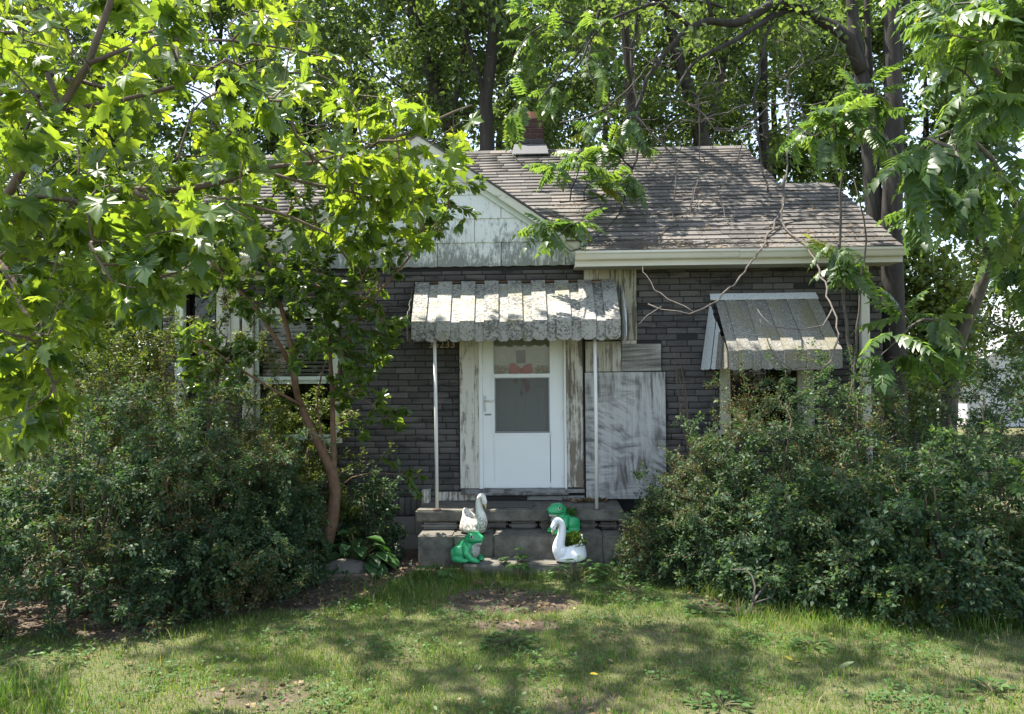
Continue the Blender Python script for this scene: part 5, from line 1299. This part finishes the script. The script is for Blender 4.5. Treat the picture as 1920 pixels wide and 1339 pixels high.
hang([(1400,290),(1345,320),(1320,300)],8.6,8.4,.005); hang([(1345,350),(1352,380),(1368,420),(1400,432),(1445,425)],8.3,8.2,.007); hang([(1368,415),(1398,375)],8.2,8.4,.005)
hang([(1470,330),(1466,390),(1440,440),(1410,490),(1370,540),(1320,580),(1270,588),(1215,570)],8.2,7.55,.013); hang([(1465,395),(1470,430),(1500,450),(1520,475),(1545,530),(1560,580),(1570,640)],8.1,7.4,.013)
hang([(1300,585),(1255,560),(1225,540),(1205,500)],7.6,7.6,.006); hang([(1240,575),(1210,590),(1198,608)],7.55,7.6,.006); hang([(1480,200),(1478,270),(1470,330),(1465,395)],8.6,8.1,.016)
hang([(1130,200),(1160,260),(1170,330),(1150,400),(1140,380)],8.4,8.3,.006); hang([(1100,120),(1140,210),(1190,240),(1290,240)],8.4,8.6,.009); hang([(1050,230),(1130,205),(1200,140),(1240,95)],8.2,8.7,.010)
hang([(960,290),(1000,320),(1060,305),(1120,250),(1160,180)],8.3,8.6,.007); hang([(1560,580),(1540,610),(1500,620),(1450,610),(1420,580)],7.3,7.1,.007); hang([(1570,640),(1540,690),(1490,695),(1440,650),(1425,600)],7.3,7.1,.008)
tips=np.vstack([poly_px([(1060,40),(1300,60),(1420,150),(1450,260),(1330,330),(1180,300),(1060,220)],130,rg,8.0,9.6),poly_px([(1120,300),(1300,330),(1330,400),(1180,440)],26,rg,8.2,8.9),poly_px([(1430,0),(1620,60),(1600,250),(1470,260)],40,rg,8.6,9.8)])
G2.reach(tips,.06,.06,.16,.12,rtip=.0032); nb=len(G.twigs)
tips=np.vstack([*[rg.normal(0,.32,(6,3))+c for c in ell((4.4,9.6,9.2),(2.6,1.8,2.0),9,rg)],*[rg.normal(0,.3,(6,3))+c for c in ell((1.6,9.4,8.6),(2.6,1.8,1.2),8,rg)],poly_px([(1100,-60),(1620,-60),(1600,60),(1300,90),(1100,60)],60,rg,8.4,10.5)])  # clumps high overhead are out of view, placed to dapple the roof
G.reach(tips,.15,.05,.1,.3,rtip=.004)
G.wood('limbs',M['bark_dark'],t,5,.42,rmax=.05,twig_name='twigs')
G2.wood('dead_twigs',M['bark_grey'],t,4,.42,rmax=.016,twig_name='dead_twigs').name='dead_branch'
tw=G.twigs; G.twigs=tw[nb:]
pos,B=G.leaf_sites(26,.1,rg,.5,.8,.3,.9,.04,zone=.9); m=len(pos); pos=pos+rg.normal(0,.10,(m,3))
leaves('leaf',[small],pos,B,rg.uniform(.07,.13,m),M['far_leaf'],t,rg)
# ------------------------------------------------------------------ trees of heaven: compound leaves
def pinnate(name,label,base,trunks,tips,seed,size=(.34,.55),per=3,n_ind=290,bark='bark_grey',group=None,rtip=.004,droop=.35):
    rg=np.random.default_rng(seed); t=thing(name,label,'tree',base,house=False,group=group); G=Grower(rg)
    for p in trunks: G.trunk(p,.15,.006)
    G.reach(tips,.12,.06,.06,.2,rtip=rtip); G.wood('stems',M[bark],t,5,.45,rmax=.03)
    pos,B=G.leaf_sites(per,.55,rg,.55,.85,droop,.45,.0,zone=.35); m=len(pos)
    leaves('compound_leaf',FROND,pos,B,rg.uniform(size[0],size[1],m),M['ailanthus_leaf'],t,rg,n_ind); return t
rg=np.random.default_rng(110)
b=at(1775,1010,7.4)
pinnate('compound_leaved_tree','leaning tree at the right edge with drooping compound leaves against the sky',(b.x,7.4,-.1),
  [[(Vector((b.x,7.4,-.2)),.085)]+pxpath([(1782,720),(1795,645),(1826,565),(1862,480),(1910,400),(1960,300),(2000,150),(2020,-50)],7.4,6.6,.075,.03),
   pxpath([(1862,480),(1800,420),(1740,400),(1690,440)],7.2,6.6,.03,.008),pxpath([(1910,400),(1860,300),(1800,250),(1740,260)],7.0,6.3,.03,.008),
   pxpath([(1960,300),(1900,180),(1840,100),(1780,60)],6.8,6.0,.03,.008),pxpath([(1795,645),(1750,600),(1710,610),(1670,650)],7.3,6.6,.02,.006),pxpath([(2000,150),(1950,30),(1900,-50)],6.6,5.8,.03,.01)],
  np.vstack([poly_px([(1720,0),(1920,-40),(1960,-40),(1960,420),(1880,440),(1800,390),(1720,420),(1690,380),(1700,240),(1780,160)],90,rg,5.0,7.4),
    poly_px([(1660,560),(1760,520),(1800,640),(1790,700),(1700,720),(1640,680)],12,rg,6.4,7.4),poly_px([(1840,440),(1960,430),(1960,560),(1890,520)],9,rg,6.0,7.0),
    ell((5.0,7.2,6.6),(1.8,1.6,1.2),12,rg)]),111,(.22,.40),4)
b=at(1588,800,7.15)
pinnate('compound_leaved_sapling','young thin double-stemmed sapling with compound leaves in front of the right downspout',(b.x,7.15,-.1),
  [[(Vector((b.x,7.15,-.15)),.022)]+pxpath([(1592,780),(1600,700),(1585,600),(1578,500),(1576,400),(1578,330),(1585,270)],7.15,7.0,.020,.008),
   [(Vector((b.x+.03,7.12,.0)),.014)]+pxpath([(1602,720),(1612,560),(1625,450),(1612,380),(1600,330)],7.1,6.95,.013,.005)],
  np.vstack([poly_px([(1470,190),(1600,150),(1680,200),(1650,260),(1560,270),(1480,250)],18,rg,6.5,7.6),poly_px([(1550,430),(1640,430),(1640,520),(1560,520)],7,rg,6.8,7.3),poly_px([(1590,170),(1660,140),(1660,240)],5,rg,6.8,7.3)]),112,(.22,.37),3,250)
b=gpt(1090,11.6)
pinnate('compound_leaved_tree','compound-leaved tree beyond the ridge whose sprays hang in front of the chimney and roof',(2.2,11.8,0),
  [[((2.2,11.8,-.2),.12),((2.1,11.7,3),.10),((1.9,11.4,6.0),.08),((1.6,10.6,8.2),.05),((1.2,9.4,8.6),.02)],
   [((1.9,11.4,6.0),.05)]+pxpath([(1160,-60),(1110,60),(1060,130),(1010,190)],10.2,8.8,.03,.008),
   [((1.6,10.6,8.0),.04)]+pxpath([(1210,-80),(1185,100),(1200,240),(1180,330),(1120,370),(1050,380)],9.4,7.9,.02,.006),
   pxpath([(1180,330),(1160,400),(1110,450),(1070,470),(1030,430)],8.1,7.4,.012,.004),
   pxpath([(1110,60),(1050,40),(1000,60),(960,110)],10,8.8,.02,.006)],
  np.vstack([poly_px([(1020,310),(1120,270),(1220,290),(1210,340),(1120,360),(1030,345)],12,rg,7.7,8.4),poly_px([(1010,405),(1090,400),(1120,430),(1080,455),(1020,440)],7,rg,7.2,7.6),
    poly_px([(960,0),(1080,-30),(1180,0),(1180,120),(1080,200),(980,200)],28,rg,8.2,9.8),poly_px([(1080,210),(1200,200),(1210,300),(1100,290)],14,rg,8.0,9.0),poly_px([(935,185),(985,180),(975,225),(945,240)],2,rg,8.6,9.4),ell((1.5,10.5,9.4),(1.8,1.6,1.0),8,rg)]),113,(.20,.34),3,280,'bark_dark')
for i,(px,py,Y,h,lab) in enumerate([(1682,1010,5.75,.45,'bright compound-leaved seedling growing out of the right hedge'),(1888,1010,5.4,.75,'compound-leaved seedling poking from the hedge at the right edge'),(1560,1060,5.75,.3,'small compound-leaved seedling low in the hedge beside the fallen branch')]):
    b=at(px,py,Y); rg=np.random.default_rng(120+i)
    top=b+Vector((0,-.05,h*.7)); T_=np.array([tuple(top+Vector((rg.uniform(-.12,.12),rg.uniform(-.2,.05),rg.uniform(-.12,.05)))) for _ in range(5)])
    pinnate('seedling',lab,(b.x,b.y,b.z-.3),[[(b-Vector((0,-.1,.3)),.006),(b,.005),(top,.003)]],T_,121+i,(.17,.26),2,30,'stem_green','compound-leaved seedlings in the right hedge',.002)
# ------------------------------------------------------------------ lawn
rg=np.random.default_rng(200)
def blades(n,xr,yr,hfun,keep,wid=(.0028,.0048),lean=.8):
    x=rg.uniform(*xr,n); y=rg.uniform(*yr,n); q=keep(x,y)
    k=rg.random(n)<q; x,y=x[k],y[k]; n=len(x); h=hfun(x,y)*rg.uniform(.55,1.25,n); z=gz(x,y)-.004
    a=rg.uniform(0,2*math.pi,n); d=np.stack([np.cos(a),np.sin(a)],1)*(rg.random(n)**.7*lean*h)[:,None]; b=a+math.pi/2+rg.normal(0,.5,n)
    wv=np.stack([np.cos(b),np.sin(b)],1)*rg.uniform(*wid,n)[:,None]/2
    V=np.zeros((n,5,3)); V[:,0,:2]=np.stack([x,y],1)-wv; V[:,1,:2]=np.stack([x,y],1)+wv; V[:,:2,2]=z[:,None]
    V[:,2,:2]=np.stack([x,y],1)+d*.38-wv*.8; V[:,3,:2]=np.stack([x,y],1)+d*.38+wv*.8; V[:,2:4,2]=(z+h*.62)[:,None]
    V[:,4,:2]=np.stack([x,y],1)+d; V[:,4,2]=z+h*np.where(rg.random(n)<.3,.8,1.0)
    o=(np.arange(n)*5)[:,None]
    return V.reshape(-1,3),np.array([[0,1,3,2]])+o,np.array([[2,3,4]])+o,np.repeat(rg.random(n),5)
def view(x,y): return (np.abs(x)<y*.74+.25)
def dry(x,y): return np.clip(.5+.5*np.sin(x*2.3+1.2*np.sin(y*3.1))*np.sin(y*4.3+x*1.1),0,1)
def hl(x,y):
    tall=np.clip(sstep(5.7,6.6,y)*(np.abs(x+.75)<.75),0,1)*.025+sstep(4.9,5.6,y)*(x>1.6)*.10+(x<-2.1)*sstep(3.9,4.5,-(y-8.4)+0)*.0
    return .022+.026*dry(x*1.7+3,y*1.3)+tall
parts=[blades(385000,(-5.2,5.6),(3.0,7.1),hl,lambda x,y:view(x,y)*np.clip(1.05-1.15*bare(x,y),.0,1)*np.interp(y,[3,5,7],[1,.75,.5])*(.55+.45*dry(x,y))),
       blades(15000,(-1.7,.0),(5.9,6.9),lambda x,y:.10+0*x,lambda x,y:np.clip(1-np.abs(x+.95)/.7,0,1)*np.clip(1-bare(x,y)*.6,0,1)*.28*(.4+.6*np.sin(x*9+y*7)**2),(.004,.007),.8),
       blades(22000,(1.5,4.6),(4.9,6.0),lambda x,y:.15+0*x,lambda x,y:np.exp(-((y-np.interp(x,[1,2.2,3.2,6],[6.3,5.9,5.25,5.0]))/.17)**2)*.6,(.004,.008),.8),
       blades(9000,(-4.0,-2.0),(3.4,5.0),lambda x,y:.13+0*x,lambda x,y:np.clip(1-np.hypot((x+2.9)/.7,(y-3.9)/.6),0,1)*view(x,y),(.004,.008),.8),
       blades(60000,(-4.6,5.0),(3.1,6.6),lambda x,y:.085+0*x,lambda x,y:view(x,y)*(np.sin(x*11.3+2*np.sin(y*3.7))*np.sin(y*13.1+2*np.sin(x*4.3))>.55)*.5*np.clip(1-bare(x,y),0,1),(.0032,.006),.9),
       blades(9000,(-.9,1.2),(6.75,7.0),lambda x,y:.10+0*x,lambda x,y:.25+0*x,(.003,.005),.8)]
off=0;VV=[];Q=[];TT=[];RR=[]
for V_,q_,t_,r_ in parts: VV.append(V_);Q.append(q_+off);TT.append(t_+off);RR.append(r_);off+=len(V_)
setp(link('grass',np_mesh('grass',np.vstack(VV),[np.vstack(Q),np.vstack(TT)],M['grass'],np.concatenate(RR))),kind='stuff')
# clover and broad-leaved weeds low in the lawn
n=20000; x=rg.uniform(-4.2,4.6,n); y=rg.uniform(3.1,7.0,n); cl=np.sin(x*4.1+y*2.2)*np.sin(y*5.3-x*1.7)
k=view(x,y)&(rg.random(n)<np.clip(.15+.8*cl,0.03,1))&(rg.random(n)>bare(x,y)*.75); x,y=x[k],y[k]; n=len(x)
x=np.repeat(x,3)+rg.normal(0,.012,3*n); y=np.repeat(y,3)+rg.normal(0,.012,3*n); z=gz(x,y)+np.repeat(rg.uniform(.02,.06,n),3); a=rdir(3*n,rg,.25)
setp(link('clover',scatter('clover',small,np.stack([x,y,z],1),frames(a,np.array([0,0,1.])+rdir(3*n,rg)*.4),rg.uniform(.014,.036,3*n),M['weed_leaf'],rg)),kind='stuff')
# leaf litter and twigs on the bare soil
n=16000; x=rg.uniform(-4.6,4.8,n); y=rg.uniform(3.4,7.4,n); k=view(x,y)&(rg.random(n)<np.clip(bare(x,y)-.12,.012,1)); x,y=x[k],y[k]; n=len(x)
setp(link('leaf_litter',scatter('leaf_litter',small,np.stack([x,y,gz(x,y)+rg.uniform(.004,.022,n)],1),frames(rdir(n,rg,.25),np.array([0,0,1.])+rdir(n,rg)*.5),rg.uniform(.02,.055,n),M['dead_leaf'],rg)),kind='stuff')
mb=MB(); r=random.Random(5)
for i in range(520):
    x,y=r.uniform(-3.6,3.6),r.uniform(4.0,7.0)
    if r.random()>float(bare(x,y)): continue
    a=r.uniform(0,6.28); L=r.uniform(.05,.28); z=float(gz(x,y))+.012; b_=r.uniform(-.5,.5)
    mb.tube([(x,y,z),(x+math.cos(a)*L*.5,y+math.sin(a)*L*.5,z+.006),(x+math.cos(a+b_)*L,y+math.sin(a+b_)*L,z)],[.003,.0025,.0015],4)
setp(mb.build('fallen_twigs',M['bark_grey']),kind='stuff')
# ------------------------------------------------------------------ smaller plants and things on the ground
def gat(px,py):                                         # point of the ground seen at a photo pixel
    d=ray(px,py); z=-.05
    for _ in range(4):
        p=CAM_P+d*((z-CAM_H)/d.z); z=float(gz(p.x,p.y))
    return p
rg=np.random.default_rng(210)
def clump(name,label,p,n,size,mat,tm,spread,hgt,droop=.6,n_ind=60,cat='plant'):
    t=thing(name,label,cat,p,house=False); a=rg.uniform(0,2*math.pi,n); r=rg.random(n)**.6*spread
    pos=np.stack([p.x+np.cos(a)*r,p.y+np.sin(a)*r*.8,p.z+hgt*(1-.75*(r/spread)**2)*rg.uniform(.55,1.1,n)],1)
    ax=np.stack([np.cos(a),np.sin(a),-droop*(r/spread)+.25],1); B=frames(ax,np.stack([-np.cos(a)*.4,-np.sin(a)*.4,np.ones(n)],1)+rdir(n,rg)*.25)
    mb=MB()
    for q in pos: mb.tube([(p.x+rg.uniform(-.03,.03),p.y+rg.uniform(-.03,.03),p.z-.01),((p.x+q[0])/2,(p.y+q[1])/2,q[2]*.6+p.z*.4+.06*hgt),tuple(q)],.0028,3,cap=False)
    setp(mb.build('stalks',M['stem_green'],t),kind='stuff')
    leaves('leaf',tm,pos,B,rg.uniform(.75,1.2,n)*size,mat,t,rg,n_ind); return t
BROAD=[(ovate[0]*np.array([1.35,1,2.0]),ovate[1]),(ovate[0]*np.array([1.2,1,2.6]),ovate[1])]
h0=at(665,1035,7.12); h0.z=float(gz(h0.x,h0.y))
clump('hosta','hosta clump with broad drooping green leaves right of the small tree trunk',h0,75,.17,M['hosta_leaf'],BROAD,.34,.34,.9)
h1=at(578,1075,7.0); h1.z=float(gz(h1.x,h1.y))
clump('hosta','small hosta clump at the left foot of the small tree',h1,24,.14,M['hosta_leaf'],BROAD,.2,.2,.9)
def palm5(seed):
    V=[];T=[]; r=random.Random(seed)
    for k in range(5):
        a=rad(-110+55*k)+r.uniform(-.1,.1); c,s_=math.cos(a),math.sin(a); b=len(V); sc=1.0-.12*abs(k-2)
        for x,y,z in ovate[0]: x,y=x*.95*sc,y*sc; V.append((x*c+y*s_,-x*s_+y*c,z-.18*y*y))
        T+=[tuple(i+b for i in f) for f in ovate[1][0]]
    return (np.array(V),[np.array(T)])
PALM=[palm5(1),palm5(2)]
w0=gat(968,1090)+Vector((0,.16,0))
clump('creeper_plant','five-leaflet creeper growing in front of the lowest step',w0,16,.085,M['weed_leaf'],PALM,.16,.27,.5)
w1=at(1080,1075,6.72); w1.z=float(gz(w1.x,w1.y))
clump('weed_plant','leafy weeds under the bright white swan planter',w1,46,.07,M['weed_leaf'],OVATE,.25,.2,.5)
w2=at(1150,1070,6.85); w2.z=float(gz(w2.x,w2.y))
clump('weed_plant','low strap-leaved weeds at the right foot of the steps',w2,60,.10,M['weed_leaf'],OVATE,.30,.10,.4)
w3=at(815,1075,6.75); w3.z=float(gz(w3.x,w3.y))
clump('weed_plant','ferny weed left of the lowest step beside the green frog',w3,16,.16,M['weed_leaf'],[FROND[0],FROND[2]],.16,.13,.4,30)
for px,py,n_,sp,lab in ((955,1208,60,.18,'patch of light green weeds in the middle of the lawn'),(1330,1150,40,.2,'weedy green patch right of the middle of the lawn'),(1520,1215,26,.12,'spiky lawn weed below the fallen dead branch'),(1180,1110,50,.28,'bright broad weeds between steps and right shrubs'),(1860,1300,24,.14,'taller weeds in the bottom right corner'),(1350,1325,34,.16,'bright weeds at the bottom edge right of centre'),(40,1230,18,.14,'broad-leaved weed in the lower left corner')):
    clump('weed_plant',lab,gat(px,py),n_,.055,M['weed_leaf'],OVATE,sp,.06,.3,40)
# bare canes by the plywood
rg=np.random.default_rng(220)
cb_=at(1296,870,7.45); cz=float(gz(cb_.x,cb_.y))
t=thing('bare_canes','bare tan canes standing before the brick between plywood and right awning','plant',(cb_.x,cb_.y,cz),house=False)
for pts in ([(1300,900),(1292,850),(1280,800),(1272,740),(1264,660)],[(1298,880),(1290,800),(1282,740),(1268,690)],[(1292,840),(1288,760),(1280,700),(1274,680)],[(1294,850),(1290,800),(1289,745)],[(1288,800),(1276,760),(1270,755)]):
    MB().tube([Vector((cb_.x,cb_.y,cz))]+[p for p,_ in catmull(pxpath(pts,7.45,7.5,.01,.003),.1)],[.010]+list(np.linspace(.009,.003,len(catmull(pxpath(pts,7.45,7.5,.01,.003),.1)))),6).build('cane',M['bark_shrub'],t,smooth=True)
# fallen dead branch
p0=gat(1405,1158)
t=thing('dead_branch','grey forked dead branch lying propped against the right hedge','branch',p0,house=False)
def gpath(pts,Y0,Y1,r0,r1): return catmull(pxpath(pts,Y0,Y1,r0,r1),.06)
for pts,Y0,Y1,r0,r1 in (([(1405,1158),(1412,1130),(1425,1110),(1440,1092),(1455,1076)],p0.y,p0.y+.25,.011,.007),([(1412,1130),(1416,1100),(1410,1080),(1398,1068),(1370,1068)],p0.y+.03,p0.y+.2,.009,.004),([(1415,1130),(1435,1124),(1448,1120)],p0.y+.03,p0.y+.1,.006,.003),([(1448,1120),(1455,1100),(1453,1080)],p0.y+.1,p0.y+.2,.005,.003)):
    c=gpath(pts,Y0,Y1,r0,r1); MB().tube([p for p,_ in c],[r_ for _,r_ in c],7).build('limb',M['bark_grey'],t,smooth=True)
# timber edging, rock
a=gat(475,1098); c=gat(700,1088)
t=thing('landscape_timber','weathered timber edging in front of the bed below the small tree','timber',a,house=False)
d=(c-a); d.z=0; d.normalize(); nrm=Vector((-d.y,d.x,0))
mb=MB(); L=(c-a).length
P=[a+d*(-.6)+Vector((0,0,-.05)),a+d*L+Vector((0,0,-.05))]
pr=[(0,0),(0,.11),(.012,.125),(.10,.125),(.112,.11),(.112,0)]
mb.prism([P[0]+nrm*u+Vector((0,0,v)) for u,v in pr],d*(L+.6)); mb.build('timber',M['timber'],t)
t=thing('rock','rounded grey brown rock at the foot of the hosta','rock',gat(650,1080),house=False)
rk=at(652,1068,6.95)
bm=bmesh.new(); bmesh.ops.create_icosphere(bm,subdivisions=4,radius=1)
from mathutils import noise as mnoise
for v in bm.verts: v.co=Vector((v.co.x*.24,v.co.y*.14,v.co.z*.13))*(1+.25*mnoise.noise(v.co*1.3)+.08*mnoise.noise(v.co*5))
bmesh.ops.translate(bm,verts=bm.verts,vec=Vector((rk.x,rk.y,float(gz(rk.x,rk.y))+.03))-ORG[t.name])
me=bpy.data.meshes.new('rock'); bm.to_mesh(me); bm.free(); me.materials.append(M['rock']); me.polygons.foreach_set('use_smooth',[True]*len(me.polygons)); link('stone',me,t)
# single leaves on the lawn
def lone(name,label,px,py,size,mat,tm,rz):
    p=gat(px,py); t=link(name,np_mesh(name,tm[0]*np.array([1,1,.6]),tm[1],mat)); t.location=p+Vector((0,0,.045)); t.rotation_euler=(rad(12),rad(-8),rz); t.scale=(size,)*3
    return setp(t,label,'leaf')
lone('fallen_leaf','large pale upturned leaf lying on the lawn at lower right',1572,1268,.13,M['pale_leaf'],(ovate[0]*np.array([.7,1,1]),ovate[1]),rad(-70))
lone('fallen_leaf','yellow leaf on the lawn right of the middle',1487,1252,.06,M['yellow_leaf'],ovate,.6)
lone('fallen_leaf','small yellow leaf near the bottom centre of the lawn',1122,1278,.06,M['yellow_leaf'],ovate,2.0)
lone('fallen_leaf','orange brown maple leaf on the soil before the steps',903,1102,.09,M['dead_leaf'],MAPLE[0],1.0)
lone('fallen_leaf','curled tan leaf on the soil beside the dead branch',1400,1120,.13,M['dead_leaf'],MAPLE[2],2.2)
# white flowers by the steps
for i,(px,py,lab) in enumerate(((742,1025,'tiny white flower head left of the steps, upper one'),(770,1058,'tiny white flower head left of the steps, lower one'))):
    p=at(px,py,7.0); n=16
    t=thing('white_flower',lab,'flower',(p.x,p.y,float(gz(p.x,p.y))),house=False,group='white flowers left of the steps')
    MB().tube([Vector((p.x,p.y,float(gz(p.x,p.y))-.01)),p],.003,4).build('stalk',M['stem_green'],t)
    pos=np.array(p)+rg.normal(0,.018,(n,3)); setp(link('petals',scatter('petals',small,pos-np.array(ORG[t.name]),frames(rdir(n,rg),rdir(n,rg)),.018,M['petal'],rg),t),kind='stuff')
# ------------------------------------------------------------------ twigs and litter caught in the gutter
rg=np.random.default_rng(230); mb=MB(); r=random.Random(9)
for i in range(170):
    u=hx(r.triangular(1095,1440,1180),yE,470); a=r.uniform(-.5,.5); L=r.uniform(.06,.26); y=yE+r.uniform(-.06,.12); z=zE+.015+max(0,y-yE)*T+r.uniform(0,.03)
    p=[HM@Vector((u,y,z)),HM@Vector((u+L*.5,y+a*L*.3,z+r.uniform(-.01,.04))),HM@Vector((u+L,y+a*L*.6,z+r.uniform(-.03,.02)))]
    mb.tube(p,[.003,.0025,.0015],3)
setp(mb.build('gutter_twigs',M['bark_grey']),'twigs and debris heaped along the right gutter','debris',kind='stuff')
n=2600; u=rg.uniform(GR.x-.3,XRa-.05,n); v=rg.random(n)**1.6*VR; k=(rg.random(n)<.25+.75*(np.sin(u*3.1+v*2)*np.sin(v*4.3-u)>.1))&((u<XRm)|(v<VA-.05)); u,v=u[k],v[k]; n=len(u)
pos=np.array([tuple(HM@rp(a,c,.022)) for a,c in zip(u,v)])
zg_=np.array([zgab(a) for a in u]); zz_=zE+v*sA; k=zz_>zg_+.06; pos=pos[k]; n=len(pos)
setp(link('roof_litter',scatter('roof_litter',small,pos,frames(rdir(n,rg,.2)+np.array([0,.15,.1]),np.array([0,-.53,.85])+rdir(n,rg)*.3),rg.uniform(.015,.045,n),M['dead_leaf'],rg)),'dead leaves strewn over the right roof slope','leaf litter',kind='stuff')
# ------------------------------------------------------------------ garage next door and utility wires
Yg=24.0
t=thing('garage','pale white garage with low roof beyond the shrubs at the right edge','garage',at(1900,760,Yg),house=False)
e0=at(1812,700,Yg); e0.z=at(1812,690,Yg).z; ap=at(1990,560,Yg); fl=-.2
g=MB(); g.prism([(e0.x,Yg,fl),(2*ap.x-e0.x,Yg,fl),(2*ap.x-e0.x,Yg,e0.z),(ap.x,Yg,ap.z-.15),(e0.x,Yg,e0.z)],(0,6,0)); wl_=g.build('wall',plain('garage_wall',(.62,.62,.66),.7,.04,2),t)
for k in range(12):
    z=fl+.25+k*.2
    if z<e0.z-.05: MB().prism([(e0.x-.005,Yg-.02,z),(2*ap.x-e0.x,Yg-.02,z),(2*ap.x-e0.x,Yg-.004,z+.19),(e0.x-.005,Yg-.004,z+.19)],(0,.003,0)).build('siding_board',M['garage_wall'],wl_)
rm=plain('garage_roof',(.36,.37,.40),.9,.15,4)
for sg in (-1,1):
    ex=ap.x+sg*(ap.x-e0.x+.35); ez=e0.z-.28
    MB().prism([(ap.x,Yg-.4,ap.z),(ap.x,Yg+6.3,ap.z),(ex,Yg+6.3,ez),(ex,Yg-.4,ez)],(0,0,.09)).build('roof',rm,t)
    MB().prism([(ap.x,Yg-.43,ap.z+.09),(ap.x,Yg-.43,ap.z-.12),(ex,Yg-.43,ez-.12),(ex,Yg-.43,ez+.09)],(0,.025,0)).build('fascia',M['cream_metal'],t)
for i,(pa,pb,lab) in enumerate((((1700,530),(1960,515),'uppermost of three utility wires seen through the leaves at right'),((1700,545),(1960,532),'middle one of three utility wires at the right'),((1700,565),(1960,548),'lowest of three utility wires at the right'))):
    a,c=at(*pa,40),at(*pb,40); d=(c-a)*3
    o=MB().tube([a-d+Vector((0,0,1.2)),a,(a+c)/2-Vector((0,0,.06)),c,c+d+Vector((0,0,1.2))],.016,5).build('utility_wire',M['mullion'])
    setp(o,lab,'wire',group='utility wires')
